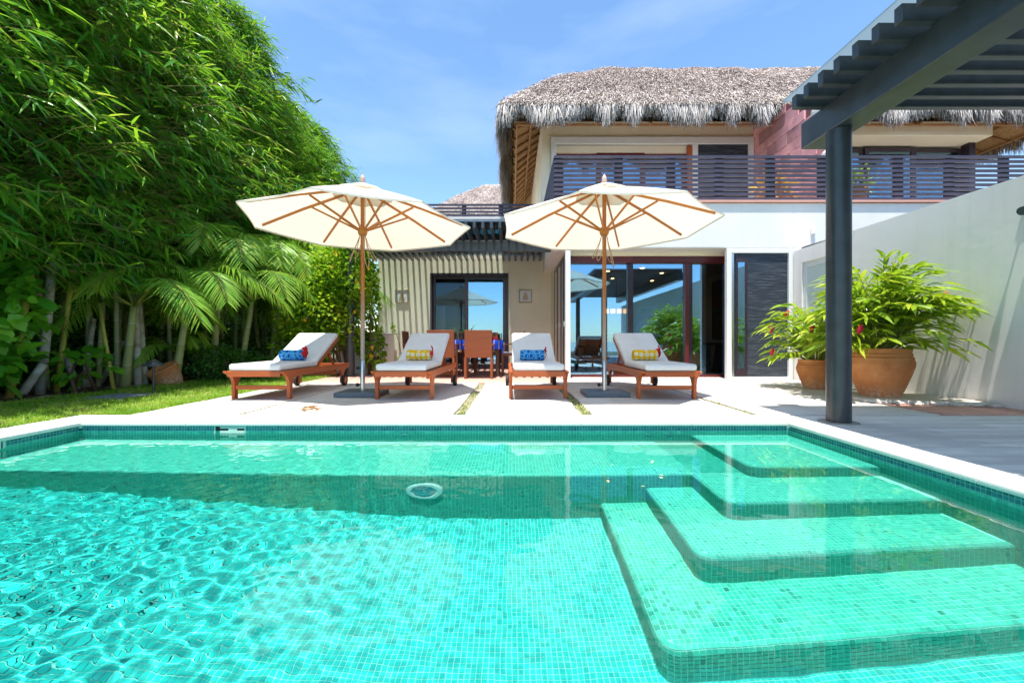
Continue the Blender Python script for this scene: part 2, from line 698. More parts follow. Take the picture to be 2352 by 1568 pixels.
# bench along the house side
zb = WZ - .33
bp = nose_path(PX0, BENCH_Y, PY1, STEPS[2][1] + .03, corner=False)
step_body('bench', bp, -1.15, zb, PY1, STEPS[2][1] + .03)
sweep_tiles(nose_path(PX0, BENCH_Y, PY1, STEPS[2][1], corner=False), -1.08, zb)
for i, (nm, x0, yf, d) in enumerate(STEPS):
    zt = WZ - d
    yb = PY1 if i == 3 else (BENCH_Y + .03)
    pth = nose_path(x0, yf, yb, PX1)
    step_body(nm, pth, -1.15 if i == 0 else WZ - STEPS[i - 1][3] - .02, zt, yb if i != 3 else PY1, PX1)
    sweep_tiles(pth, (WZ - 1.0 if i == 0 else WZ - STEPS[i - 1][3]) + .008, zt)
    nx = int((PX1 - x0) / TP)
    ny = int((yb - yf) / TP)
    for a in range(nx):
        for b in range(ny):
            x, y = x0 + NR + (a + .5) * TP, yf + NR + (b + .5) * TP
            ix, iy = x - x0 - NR, y - yf - NR
            if x > PX1 - TP / 2 or y > yb - TP / 2 or covered(x - .012, y - .012, i):
                continue
            rr = .075 - NR
            if ix < rr and iy < rr and math.hypot(rr - ix, rr - iy) > rr - TP * .45:
                continue
            add_tile('tile', (x, y, zt), Vector((1, 0, 0)), Vector((0, 1, 0)), Vector((0, 0, 1)))
# bench tread
for a in range(int((PX1 - PX0) / TP)):
    for b in range(int((PY1 - BENCH_Y - NR) / TP)):
        x, y = PX0 + (a + .5) * TP, BENCH_Y + NR + (b + .5) * TP
        if covered(x - .012, y - .012, 2):
            continue
        add_tile('tile', (x, y, zb), Vector((1, 0, 0)), Vector((0, 1, 0)), Vector((0, 0, 1)))
# floor tiles (the stretch the camera and a step aside can see)
for a in range(int((PX1 - PX0) / TP)):
    for b in range(int((BENCH_Y - (-.6)) / TP)):
        x, y = PX0 + (a + .5) * TP, BENCH_Y - (b + .5) * TP
        if covered(x - .012, y - .012, -1):
            continue
        sl = Vector((1, 0, .07 if (-.5 - 3.4 < x < -.5) else 0)).normalized()
        sl.z = -sl.z if x > -.5 else sl.z * -1
        add_tile('tilefloor', (x, y, zf(x)), Vector((1, 0, -.07 if x < -.5 else 0)).normalized(), Vector((0, 1, 0)), Vector((0, 0, 1)))
# wall tiles
for row in range(44):
    z = -.0475 - row * TP
    kind = 'tileband' if row < 2 else 'tile'
    if z < -1.06:
        break
    for a in range(int((PX1 - PX0) / TP)):
        x = PX0 + (a + .5) * TP
        if z < zb + .01 and not (x > 99):
            continue
        if kind == 'tileband' and -2.66 < x < -2.37:
            continue
        add_tile(kind, (x, PY1, z), Vector((1, 0, 0)), Vector((0, 0, 1)), Vector((0, -1, 0)))
    for b in range(int((PY1 + .6) / TP)):
        y = PY1 - (b + .5) * TP
        if not (kind == 'tileband' and 2.98 < y < 3.16):
            add_tile(kind, (PX0, y, z), Vector((0, 1, 0)), Vector((0, 0, 1)), Vector((1, 0, 0)))
        add_tile(kind, (PX1, y, z), Vector((0, 1, 0)), Vector((0, 0, 1)), Vector((-1, 0, 0)))

def tint_values(n, seed):
    r = np.random.default_rng(seed)
    return np.clip(r.normal(.58, .12, n) - (r.random(n) < .07) * .26, 0, 1)

# the 300 tiles that show largest are objects of their own
one = MB().box((-TS / 2, -TS / 2, 0), (TS / 2, TS / 2, TH))
def seen(c):
    d = WZ - c[2]
    z = WZ - d * .74 if d > 0 else c[2]
    y = c[1]
    if y < .3:
        return None
    u, v = 1176 + c[0] / y * F, 784 - (z - EYE) / y * F
    if 20 < u < 2330 and 60 < v < 1545:
        return math.sqrt(c[0] ** 2 + y * y + (z - EYE) ** 2)
    return None
cand = []
for kind in ('tile', 'tilefloor'):
    for i, tl in enumerate(tiles[kind]):
        s = seen(tl[0])
        if s is not None and tl[3].z > .5:
            cand.append((s, kind, i))
cand.sort(key=lambda q: q[0])
pick = {(k, i) for (_, k, i) in cand[:300]}
protos = {}
for kind, seed in (('tile', 1), ('tilefloor', 2)):
    for lv in range(5):
        me = bpy.data.meshes.new('tile')
        me.from_pydata(one.v, [], one.f)
        at_ = me.attributes.new('tint', 'FLOAT', 'POINT')
        at_.data.foreach_set('value', [(.18, .42, .52, .62, .8)[lv]] * 8)
        me.materials.append(M[kind])
        protos[kind, lv] = me
for (k, i) in sorted(pick):
    c, u, v, n = tiles[k][i]
    o = bpy.data.objects.new('tile', protos[k, rnd.randrange(5)])
    C.objects.link(o)
    o.parent = pool
    mt = Matrix((u, v, n)).transposed().to_4x4()
    mt.translation = Vector(c)
    o.matrix_local = mt
    receivers.append(o)
for seed, kind in enumerate(('tile', 'tilefloor', 'tileband')):
    T = [q for i, q in enumerate(tiles[kind]) if (kind, i) not in pick]
    c = np.array([q[0] for q in T])
    U = np.array([tuple(q[1]) for q in T])
    V_ = np.array([tuple(q[2]) for q in T])
    N_ = np.array([tuple(q[3]) for q in T])
    jit = 1 + rng.normal(0, .02, (len(T), 1))
    h = TS / 2 * jit
    c = c + N_ * TH * (1 + rng.normal(0, .12, (len(T), 1)))
    Vv = np.stack([c - U * h - V_ * h, c + U * h - V_ * h, c + U * h + V_ * h, c - U * h + V_ * h], 1).reshape(-1, 3)
    fc = (np.arange(len(T)) * 4)[:, None] + np.array([0, 1, 2, 3])
    tv = tint_values(len(T), seed + 5)
    o = np_mesh({'tile': 'mosaic', 'tilefloor': 'floor_mosaic', 'tileband': 'waterline_mosaic'}[kind], Vv, [fc], M[kind], pool, np.repeat(tv, 4))
    o['kind'] = 'stuff'
    receivers.append(o)

# skimmer mouth in the far wall, slotted overflow in the left wall, inlets, underwater light
M['pvc'] = plain('white_pvc', (.70, .74, .70), .35, .05, 8)
M['pvcgreen'] = plain('aged_white_pvc', (.45, .62, .54), .4, .1, 12)
sk = MB()
sk.box((-2.655, PY1 - .006, -.038), (-2.375, PY1 + .01, -.046)).box((-2.655, PY1 - .006, -.115), (-2.375, PY1 + .01, -.127))
sk.box((-2.655, PY1 - .006, -.046), (-2.645, PY1 + .01, -.115)).box((-2.385, PY1 - .006, -.046), (-2.375, PY1 + .01, -.115))
skm = sk.build('skimmer', M['pvcgreen'], pool)
MB().box((-2.645, PY1 + .002, -.046), (-2.385, PY1 - .001, -.115)).build('skimmer_opening', M['dark'], skm)
MB().box((-2.60, PY1 - .004, -.050), (-2.385, PY1 - .010, -.064)).box((-2.60, PY1 - .004, -.084), (-2.385, PY1 - .010, -.115)).box((-2.525, PY1 - .0045, -.066), (-2.45, PY1 - .0095, -.084)).build('skimmer_flap', M['pvcgreen'], skm)
ov = MB().box((PX0 - .001, 2.985, -.042), (PX0 + .004, 3.155, -.095)).build('overflow_recess', M['dark'], pool)
for k in range(7):
    y = 2.99 + k * .0255
    MB().box((PX0 + .005, y, -.042), (PX0 + .012, y + .013, -.095)).build('slat', M['pvcgreen'], ov)
for (u, X) in ((925, -.96), (1492, 1.22), (1540, 1.40)):
    MB().lathe([(.0, .016), (.016, .016), (.026, .010), (.034, 0), (.034, -.01)], 16).build('inlet', M['pvc'], pool, smooth=True, loc=(X, PY1 - .002, -.155)).rotation_euler = (PI / 2, 0, 0)
lt = MB().lathe([(.085, .0), (.085, .012), (.095, .02), (.118, .018), (.13, .004), (.13, 0)], 40).build('light_ring', M['pvc'], pool, smooth=True, loc=(-.60, BENCH_Y - .004, -.70))
lt.rotation_euler = (PI / 2, 0, 0)
t = NT('underwater_lens')
vo = t.n('TexVoronoi')
vo.inputs['Scale'].default_value = 60
t.l(t.obj(), vo.inputs['Vector'])
t.bump(vo.outputs[0], .8, .01)
M['lens'] = t.set((.25, .5, .5), .08, .8)
MB().lathe([(0, .03), (.03, .029), (.06, .022), (.085, .008)], 32).build('lens', M['lens'], lt, smooth=True)

# ------------------------------------------------------------------ water
nx, ny = 440, 480
X, Y = np.meshgrid(np.linspace(PX0 + .0005, PX1 - .0005, nx), np.linspace(PY0 + .001, PY1 - .0005, ny))
Z = np.zeros_like(X)
r2 = np.random.default_rng(4)
for i in range(90):
    lam = .045 * (3.6 ** r2.random())
    a = r2.normal(.9, .9)
    k = 2 * PI / lam
    Z += .00115 * lam * np.sin(k * (X * math.cos(a) + Y * math.sin(a)) + r2.uniform(0, 6.28))
calm = .09 + .91 / (1 + np.exp((X + .75 + .35 * np.sin(Y * 1.3)) * 2.4))
calm = calm * (.22 + .78 / (1 + np.exp((Y - 2.6) * 3.2)))
Z *= calm
edge = np.clip(np.minimum(np.minimum(X - PX0, PX1 - X), PY1 - Y) / .08, 0, 1)
Z *= edge
idx = np.arange(nx * ny).reshape(ny, nx)
quads = np.stack([idx[:-1, :-1], idx[:-1, 1:], idx[1:, 1:], idx[1:, :-1]], -1).reshape(-1, 4)
t = NT('pool_water')
t.set((.50, 1.0, .97), 0.0)
t.p.inputs['Transmission Weight'].default_value = 1
t.p.inputs['IOR'].default_value = 1.333
M['water'] = t.m
water = structure(np_mesh('water', np.c_[X.ravel(), Y.ravel(), (WZ + Z).ravel()], [quads], M['water'], smooth=True))
water.cycles.is_caustics_caster = True
for o in receivers + [lt]:
    o.cycles.is_caustics_receiver = True

# ------------------------------------------------------------------ coping: cast pieces with a rounded lip
M['coping'] = plain('cast_white_coping', (.76, .72, .66), .7, .07, 5, .15, 110, perobj=.04)
coping = structure(thing('pool_coping', 'pale cast stone coping round the pool edge', 'coping'))
def cope(pa, pb, inner, outer, axis):
    """one piece; profile across, run from pa to pb along axis (0 = x, 1 = y); inner lip at 'inner', outer edge at 'outer'"""
    s = 1 if outer > inner else -1
    prof = [(inner + s * .030, -.046), (inner + s * .004, -.040), (inner, -.026), (inner + s * .004, -.010), (inner + s * .022, .0), (outer, .002), (outer, -.06), (inner + s * .03, -.06)]
    m = MB()
    if axis == 0:
        m.prism(prof, 0, pa, pb)
    else:
        vs = [(p[0], pa, p[1]) for p in prof] + [(p[0], pb, p[1]) for p in prof]
        n = len(prof)
        m.add(vs, [tuple(range(n)), tuple(range(2 * n - 1, n - 1, -1))] + [(k, (k + 1) % n, n + (k + 1) % n, n + k) for k in range(n)])
    return m.build('coping_stone', M['coping'], coping, smooth=True)
x = PX0
cuts = [-3.83, -2.9, -1.75, -.55, .62, 1.6, 2.45]
for a, b in zip(cuts[:-1], cuts[1:]):
    cope(a + .002, b - .002, 3.70, 4.02, 0)
# mitred corner blocks
for (xi, xo) in ((-3.83, -4.16), (2.45, 2.66)):
    s = 1 if xo > xi else -1
    ym = 3.70 - .002
    MB().add([(xi, 3.702, .0), (xo, 3.702, .0), (xo, 4.02, .0015), (xi + s * .001, 4.02, .0015), (xi, 3.702, -.06), (xo, 3.702, -.06), (xo, 4.02, -.06), (xi, 4.02, -.06)],
             [(0, 1, 2, 3), (4, 7, 6, 5), (0, 4, 5, 1), (1, 5, 6, 2), (2, 6, 7, 3), (3, 7, 4, 0)]).build('coping_stone', M['coping'], coping)
ys = [-3.2, -2.2, -1.1, 0.0, 1.05, 2.2, 3.35, 3.70]
for a, b in zip(ys[:-1], ys[1:]):
    cope(a + .002, b - .002, -3.83, -4.16, 1)
    cope(a + .002, b - .002, 2.45, 2.66, 1)
cope(-4.16, 2.66, -3.18, -3.55, 0)

# ------------------------------------------------------------------ terrace of cast slabs with planted joints
def slabmat():
    t = NT('pale_cast_concrete')
    v = t.pos()
    a = t.noise(v, 1.1, 6, .6)
    col = t.ramp(a, [(.3, (.52, .46, .40)), (.55, (.66, .61, .55)), (.75, (.74, .70, .65))])
    st = t.noise(t.pos((1, 1, 1)), 11, 8, .7)
    col = t.mix(t.ramp(st, [(.30, (.8, .8, .8)), (.44, (0, 0, 0))]), col, (.46, .38, .30))
    mr = t.n('MapRange')
    mr.inputs['To Min'].default_value = .94
    mr.inputs['To Max'].default_value = 1.04
    t.l(t.rand(), mr.inputs[0])
    col = t.mix(1.0, col, mr.outputs[0], 'MULTIPLY')
    t.bump(t.noise(v, 60, 6), .15, .006)
    return t.set(col, .75, .3)
M['slab'] = slabmat()
terrace = structure(thing('terrace', 'pale cast concrete terrace with weedy joints beside the pool', 'terrace'))
def ragged_slab(x0, x1, y0, y1, j=.004, chip=0):
    """slab with slightly uneven edges"""
    pts = []
    def edge(p, q):
        n = max(2, int(math.dist(p, q) / .22))
        for k in range(n):
            f = k / n
            pts.append((p[0] + (q[0] - p[0]) * f + rnd.uniform(-j, j), p[1] + (q[1] - p[1]) * f + rnd.uniform(-j, j)))
    edge((x0, y0), (x1, y0)); edge((x1, y0), (x1, y1)); edge((x1, y1), (x0, y1)); edge((x0, y1), (x0, y0))
    dz = rnd.uniform(-.003, .003)
    MB().prism(pts, 2, -.06, dz).build('slab', M['slab'], terrace, bevel=.005, seg=1)
cols = [(-3.70, -2.67, .014), (-2.63, -.57, .010), (-.455, .68, .012), (.795, 2.335, .008), (2.40, 5.28, .005)]
rows = [(4.040, 5.03), (5.052, 6.92), (6.942, 7.83)]
for (x0, x1, j) in cols:
    for ri, (y0, y1) in enumerate(rows):
        if ri == 2 and x1 < 1.0:
            y1 = 7.19
        if x0 > 2 and ri == 0:
            ragged_slab(x0, 4.16, y0, y1 - .3, j)
            ragged_slab(x0, 4.6, y1 - .285, y1, j)
            continue
        ragged_slab(x0, x1, y0, y1, j)
ragged_slab(.98, 5.28, 7.845, 8.6, .002)
structure(MB().box((-3.68, 4.03, -.08), (5.28, 10.6, -.028)).build('joint_bed', M['gravel']))

# weeds in the joints
M['weed'] = leafmat('joint_weed_leaf', [(0, (.06, .14, .02)), (.4, (.22, .30, .05)), (.75, (.45, .44, .14)), (1, (.62, .56, .28))], .35)
P, D = [], []
for (xa, xb, ya, yb, n) in ((-.56, -.47, 4.03, 5.6, 190), (.69, .785, 4.03, 6.4, 260), (2.335, 2.40, 4.05, 5.6, 70), (-2.66, -2.62, 4.1, 5.8, 60), (2.5, 4.4, 5.04, 5.05, 40), (-.56, -.46, 5.6, 7.1, 60)):
    for _ in range(n):
        P.append((rnd.uniform(xa, xb), ya + (yb - ya) * rnd.random() ** 1.6, -.02))
        D.append((rnd.gauss(0, .8), rnd.gauss(0, .8), rnd.uniform(.35, 1.0)))
P, D = np.array(P), np.array(D)
V_, fcs, tn = leaf_arrays(P, D, rng.uniform(.025, .085, len(P)), rng.uniform(.006, .014, len(P)), rng.random(len(P)))
tag(np_mesh('joint_weeds', V_, fcs, M['weed'], tint=tn), 'yellow green weeds growing in the terrace joints', 'weeds', kind='stuff')
# dry leaf on the slab
M['dryleaf'] = leafmat('dry_leaf', [(0, (.16, .05, .02)), (.5, (.30, .12, .05)), (1, (.45, .25, .12))], .2, .8, .1)
for k, (u, v, s) in enumerate(((688, 941, .17), (708, 938, .13), (720, 944, .10))):
    p = at(u, v, F * EYE / (v - 784))
    a = rnd.uniform(-.4, .4)
    V_, fcs, tn = leaf_arrays(np.array([[0, 0, .012], [.01, .01, .014], [0.02, -.01, .01]]), np.array([[math.cos(a), math.sin(a), .1], [math.cos(a + .5), math.sin(a + .5), .25], [math.cos(a - .6), math.sin(a - .6), .2]]), s, s * .22, np.array([.3, .6, .8]))
    o = np_mesh('dry_leaf', V_, fcs, M['dryleaf'], tint=tn, loc=(p.x, p.y, .0))
    tag(o, ('longest curled brown leaf on the slab by the coping', 'middle sized brown leaf lying across the longest one', 'smallest brown leaf scrap at the end of the leaf pile')[k], 'leaf', 'dry leaves on the terrace')

# ------------------------------------------------------------------ decks
M['redwood'] = wood('red_stained_plank', (.64, .34, .27), .6, 0, .2)
M['greyplank'] = wood('weathered_grey_plank', (.62, .59, .55), .6, 0, .16)
deck = structure(thing('dining_deck', 'red stained plank deck under the small pergola', 'deck'))
for k in range(25):
    y = 7.215 + k * .14
    if y > 10.6:
        break
    MB().box((-3.68, y, -.05), (.96, y + .134, -.004 + rnd.uniform(-.001, .001))).build('plank', M['redwood'], deck)
deck2 = structure(thing('side_deck', 'red stained plank strip along the boundary wall', 'deck'))
for k in range(7):
    x = 4.2 + k * .155
    MB().box((x, 4.03, -.05), (x + .148, 4.72 if k < 3 else 4.95, .002 + rnd.uniform(-.002, .002))).build('plank', M['redwood'], deck2)
deck3 = structure(thing('pool_deck', 'weathered grey plank deck under the dark pergola', 'deck'))
y = 4.012
row = 0
while y > -3.5:
    x = 2.667
    first = True
    while x < 5.26:
        L = 1.35 if not (first and row % 2) else .7
        first = False
        x2 = min(5.28, x + L)
        MB().box((x + .0015, y - .197, -.05), (x2 - .0015, y, -.003 + rnd.uniform(-.0012, .0012))).build('plank', M['greyplank'], deck3)
        x = x2
    y -= .2
    row += 1
structure(MB().box((2.662, -3.55, -.09), (5.3, 4.01, -.03)).build('deck_bed', M['dark']))

# ------------------------------------------------------------------ lawn and planting bed
M['grassbase'] = plain('lawn_base', (.10, .20, .025), .9, .4, 9)
structure(MB().box((-6.05, -3.5, -.06), (-4.165, 16, -.012)).box((-4.165, 4.03, -.06), (-3.715, 16, -.013)).build('lawn', M['grassbase']))
structure(MB().box((-12, -3.5, -.06), (-6.03, 18, -.004)).build('planting_bed', M['soil']))
n = 95000
gx = rng.uniform(-6.1, -3.70, n * 2)
gy = 1.6 + 9.5 * rng.random(n * 2) ** 1.7
ok = ((gx < -4.17) | (gy > 4.04)) & ~((gx < -5.85) & (rng.random(n * 2) < .75)) & ~((abs(gx + 5.03) < .27) & (abs(gy - 5.35) < .24))
ok &= (gx + 5.95 + .10 * np.sin(gy * 3) + .08 * np.sin(gy * 7.3) > 0)
gx, gy = gx[ok][:n], gy[ok][:n]
n = len(gx)
hgt = rng.uniform(.018, .05, n) * (1 + .9 * (rng.random(n) < .02))
az = rng.uniform(0, 2 * PI, n)
lean = rng.uniform(.1, .8, n)
P0 = np.c_[gx, gy, np.full(n, -.013)]
dirv = np.c_[np.cos(az) * lean, np.sin(az) * lean, np.ones(n)]
P2 = P0 + norm(dirv) * hgt[:, None] + np.c_[np.cos(az), np.sin(az), np.zeros(n)] * hgt[:, None] * .35
P1 = P0 + norm(dirv) * hgt[:, None] * .55
S = np.c_[-np.sin(az), np.cos(az), np.zeros(n)]
V_, fcs = ribbons(P0, P1, P2, .006, S)
M['grass'] = leafmat('lawn_grass_blade', [(0, (.06, .18, .016)), (.4, (.14, .33, .025)), (.75, (.32, .48, .05)), (1, (.56, .56, .15))], .5, .5, .3)
clump = .62 + .22 * np.sin(gx * 7 + 2 * np.sin(gy * 3)) * np.sin(gy * 5) + rng.normal(0, .18, n)
tag(np_mesh('lawn_grass', V_, fcs, M['grass'], tint=np.repeat(np.clip(clump, 0, 1), 6)), 'short green lawn grass between the pool and the bamboo', 'grass', kind='stuff')
# fallen litter over the bed
n = 1500
P = np.c_[rng.uniform(-8, -5.85, n), rng.uniform(3, 14, n), rng.uniform(.0, .03, n)]
D = np.c_[rng.normal(0, 1, (n, 2)), rng.uniform(-.02, .18, n)]
m_ = 170
P = np.concatenate([P, np.c_[rng.uniform(-6, -3.9, m_), rng.uniform(2.5, 9, m_), rng.uniform(.02, .035, m_)]])
D = np.concatenate([D, np.c_[rng.normal(0, 1, (m_, 2)), rng.uniform(-.05, .1, m_)]])
ok = (P[:, 0] < -4.25) | (P[:, 1] > 4.1)
P, D = P[ok], D[ok]
n = len(P)
L_ = np.where(P[:, 0] < -5.9, rng.uniform(.12, .45, n), rng.uniform(.05, .14, n))
V_, fcs, tn = leaf_arrays(P, D, L_, L_ * rng.uniform(.06, .16, n), rng.random(n))
M['litter'] = leafmat('fallen_litter', [(0, (.06, .03, .018)), (.5, (.17, .10, .06)), (1, (.36, .26, .17))], .15, .8, .1)
tag(np_mesh('leaf_litter', V_, fcs, M['litter'], tint=tn), 'brown fallen leaves and twigs under the bamboo', 'leaf litter', kind='stuff')

# ================================================================== HOUSE
villa = thing('villa', 'two storey cream and white villa with grey thatched roof', 'house', (0, 8, 0))
def vp(name, mb, mat, parent=None, **k):
    """part of the villa, given in world coordinates"""
    o = mb.build(name, mat, parent or villa, **k)
    if parent is None:
        o.location = (0, -8, 0)
    return o

FY, WY, BY = 7.85, 8.30, 10.70          # front band, ground-floor window plane, back plane (left wing and upper floor)
X0M, X1M = .80, 13.2
# --- ground floor and balcony slab
vp('slab_band', MB().box((X0M, FY, 2.47), (X1M, 13.5, 3.32)), M['white'], bevel=.02)
vp('balcony_ledge', MB().box((X0M - .03, FY - .045, 3.322), (X1M, FY + .12, 3.36)), M['redwood'])
vp('balcony_floor', MB().box((X0M, FY + .121, 3.322), (X1M, 13.0, 3.355)), M['slab'])
vp('window_head', MB().box((1.05, WY - .1, 2.40), (4.32, WY + .25, 2.468)), M['cream'])
vp('pier', MB().box((5.22, FY + .004, 0), (5.6, 8.6, 2.468)), M['white'])
vp('side_wall', MB().box((5.23, 8.6, 0), (5.6, 14, 2.468)), M['wallgrey'])
# left wing
WX0 = -3.44
m = MB()
dx0, dx1, dz1 = -2.10, -.09, 2.46
m.box((WX0, BY, -.05), (dx0, BY + .25, 3.84)).box((dx1, BY, -.05), (1.0, BY + .25, 3.84)).box((dx0, BY, dz1), (dx1, BY + .25, 3.84))
vp('rear_wall', m, M['olive'])
vp('wing_end_wall', MB().box((WX0, BY + .25, -.05), (WX0 + .25, 17, 3.84)), M['olive'])
vp('parapet_cap', MB().box((WX0 - .02, BY - .03, 3.842), (X0M - .02, BY + .3, 3.90)), M['white'])
vp('parapet_face', MB().box((WX0, BY - .012, 3.05), (X0M - .02, BY - .004, 3.84)), M['white'])
vp('wing_roof', MB().box((WX0, BY + .3, 3.4), (X0M, 17, 3.5)), M['white'])
# --- sliding door of the left wing
def framed_panel(name, x0, x1, z0, z1, y, w, fm, gm, parent=None, depth=.05, panes=1, handle=False):
    p = MB()
    p.box((x0, y, z0), (x0 + w, y + depth, z1)).box((x1 - w, y, z0), (x1, y + depth, z1))
    p.box((x0 + w, y + .001, z1 - w), (x1 - w, y + depth - .001, z1)).box((x0 + w, y + .001, z0), (x1 - w, y + depth - .001, z0 + w))
    o = vp(name, p, fm, bevel=.004, seg=1)
    MB().box((x0 + w - .005, y + depth * .45, z0 + w - .005), (x1 - w + .005, y + depth * .55, z1 - w + .005)).build('pane', gm, o)
    if handle:
        MB().tube([(x0 + w * .5, y - .03, 1.0), (x0 + w * .5, y - .03, 1.25)], .010, 8).build('handle', M['steel'], o)
    return o
m = MB()
m.box((dx0, BY - .02, 0), (dx0 + .05, BY + .2, dz1)).box((dx1 - .05, BY - .02, 0), (dx1, BY + .2, dz1)).box((dx0 + .05, BY - .019, dz1 - .06), (dx1 - .05, BY + .2, dz1)).box((dx0 + .05, BY - .019, 0), (dx1 - .05, BY + .2, .04))
vp('door_frame', m, M['doorframe'])
framed_panel('sliding_door', dx0 + .05, -1.14, .04, dz1 - .06, BY + .10, .07, M['doorframe'], M['seethrough'])
framed_panel('sliding_door', -1.22, dx1 - .05, .04, dz1 - .06, BY + .02, .095, M['doorframe'], M['glass'], handle=True)
# kitchen behind it
M['room'] = plain('room_wall', (.72, .69, .61), .85, .04, 2)
M['ceiling'] = plain('room_ceiling', (.74, .72, .68), .85, .03, 2)
M['roomfloor'] = plain('room_floor', (.36, .33, .29), .4, .08, 3)
M['darkpanel'] = plain('dark_green_cabinet', (.012, .022, .022), .4, .2, 6)
def room(name, x0, x1, y0, y1, z0, z1):
    m = MB()
    m.box((x0 - .1, y1, z0), (x1 + .1, y1 + .1, z1)).box((x0 - .1, y0, z0), (x0, y1, z1)).box((x1, y0, z0), (x1 + .1, y1, z1))
    vp(name + '_walls', m, M['room'])
    vp(name + '_ceiling', MB().box((x0, y0, z1 - .06), (x1, y1, z1 - .005)), M['ceiling'])
    vp(name + '_floor', MB().box((x0, y0, z0 - .04), (x1, y1, z0 + .004)), M['roomfloor'])
room('kitchen', -3.1, .95, BY + .26, 15, .0, 2.75)
M['fridge'] = plain('fridge_steel', (.5, .52, .55), .3, .05, 10, metal=.8)
fr = thing('refrigerator', 'tall silver refrigerator inside the kitchen door', 'refrigerator', (-2.25, 12.5, .004))
MB().box((-.3, -.3, 0), (.3, .35, 1.75)).build('body', M['fridge'], fr, bevel=.015)
MB().box((-.29, -.335, .02), (-.005, -.303, 1.73)).build('door', M['fridge'], fr, bevel=.008)
MB().box((.005, -.335, .02), (.29, -.303, 1.73)).build('door', M['fridge'], fr, bevel=.008)
MB().bar((-.03, -.36, .6), (-.03, -.36, 1.4), .02, .02).build('handle', M['steel'], fr)
cb = thing('kitchen_cabinet', 'tall dark cabinet beside the kitchen refrigerator', 'cabinet', (-2.83, 12.0, .004))
MB().box((-.24, -.5, 0), (.24, .9, 2.25)).build('carcass', M['darkpanel'], cb, bevel=.008)
for k in range(2):
    MB().box((.242, -.48 + k * .7, .06), (.26, .20 + k * .68, 2.2)).build('cabinet_door', M['darkpanel'], cb)
dd = thing('interior_door', 'dark wooden door in the kitchen rear wall', 'door', (-1.35, 14.985, .0))
MB().box((-.42, -.05, 0), (.42, 0, 2.1)).build('leaf', M['darkwood'], dd)
MB().tube([(.33, -.09, 1.0), (.33, -.051, 1.0)], .02, 8).build('knob', M['steel'], dd)

# --- ground-floor glass front of the main room
wx = [1.10, 2.33, 2.44, 3.46, 3.61, 4.32]
WT = 2.40
vp('glazing_sill', MB().box((1.06, WY - .02, -.02), (4.32, WY + .16, .045)), M['mahogany'])
vp('glazing_head', MB().box((1.06, WY - .02, WT - .13), (4.32, WY + .16, WT)), M['mahogany'], bevel=.006)
vp('glazing_head_rail', MB().box((2.40, WY - .035, WT - .11), (4.32, WY - .021, WT - .005)), M['mahogany'])
def mull(x0, x1, y, mats):
    vp('mullion', MB().box((x0, y, .045), (x1, y + .12, WT - .13)), mats, bevel=.004, seg=1)
mull(1.06, 1.12, WY, M['mahogany'])
mull(2.315, 2.42, WY + .02, M['doorframe'])
mull(3.45, 3.52, WY - .015, M['mahogany'])
mull(3.521, 3.61, WY + .03, M['doorframe'])
mull(4.27, 4.32, WY, M['doorframe'])
for (a, b, y) in ((1.12, 2.315, WY + .08), (2.42, 3.45, WY + .05), (3.61, 4.27, WY + .08)):
    p = vp('glass_panel', MB().box((a - .005, y, .04), (b + .005, y + .008, WT - .125)), M['glass'])
# white screen frames in the front plane and the mesh screen
M['mesh'] = NT('dark_woven_screen')
t = M['mesh']
wv = t.pos((3, 1, 60))
a_ = t.noise(wv, 1.0, 6, .7)
col = t.ramp(a_, [(.35, (.018, .024, .036)), (.55, (.040, .050, .068)), (.68, (.15, .17, .20))])
t.bump(a_, .5, .01)
M['mesh'] = t.set(col, .5, .35)
vp('screen_post', MB().box((1.005, FY - .02, 0), (1.10, FY + .10, 2.466)), M['whitemetal'], bevel=.006)
sf = MB()
sx0, sx1 = 4.035, 5.25
sf.box((sx0, FY - .03, -.02), (sx0 + .09, FY + .06, 2.452)).box((sx1 - .05, FY - .03, -.02), (sx1, FY + .06, 2.452)).box((sx0 + .09, FY - .029, 2.37), (sx1 - .05, FY + .06, 2.452)).box((sx0 + .09, FY - .029, -.02), (sx1 - .05, FY + .06, .045))
scf = vp('screen_frame', sf, M['whitemetal'], bevel=.006)
MB().box((sx0 + .088, FY + .012, .043), (sx1 - .048, FY + .02, 2.372)).build('mesh_screen', M['mesh'], scf)
MB().box((sx0 + .10, FY - .008, .046), (sx0 + .14, FY + .009, 2.368)).build('track', M['steel'], scf)
MB().box((sx0 + .18, FY - .004, .046), (sx0 + .40, FY + .010, 2.32)).build('sliding_stile', M['doorframe'], scf)
MB().box((sx0 + .22, FY - .0065, .2), (sx0 + .345, FY - .0045, 2.2)).build('stile_glass', M['glass'], scf)
vp('wall_fixture', MB().box((5.62, FY - .05, 2.72), (5.70, FY - .001, 2.84)), M['whitemetal'], bevel=.01)
# folded screens down the side return
for k, (y0, y1, mm) in enumerate(((7.98, 8.62, 'doorframe'), (8.66, 9.30, 'doorframe'), (9.34, 10.0, 'doorframe'))):
    xx = 1.03
    m = MB()
    m.box((xx - .02, y0, .02), (xx + .03, y0 + .09, 2.40)).box((xx - .02, y1 - .09, .02), (xx + .03, y1, 2.40)).box((xx - .019, y0 + .09, 2.31), (xx + .029, y1 - .09, 2.40)).box((xx - .019, y0 + .09, .02), (xx + .029, y1 - .09, .11))
    o = vp('side_door', m, M[mm], bevel=.004, seg=1)
    MB().box((xx, y0 + .085, .105), (xx + .008, y1 - .085, 2.315)).build('pane', M['glass'] if k else M['mesh'], o)
    MB().box((xx - .035, y0 + .03, 1.0), (xx - .022, y0 + .05, 1.10)).build('handle', M['whitemetal'], o)
vp('side_return', MB().box((1.0, 10.0, -.02), (1.1, BY, 2.468)), M['olive'])
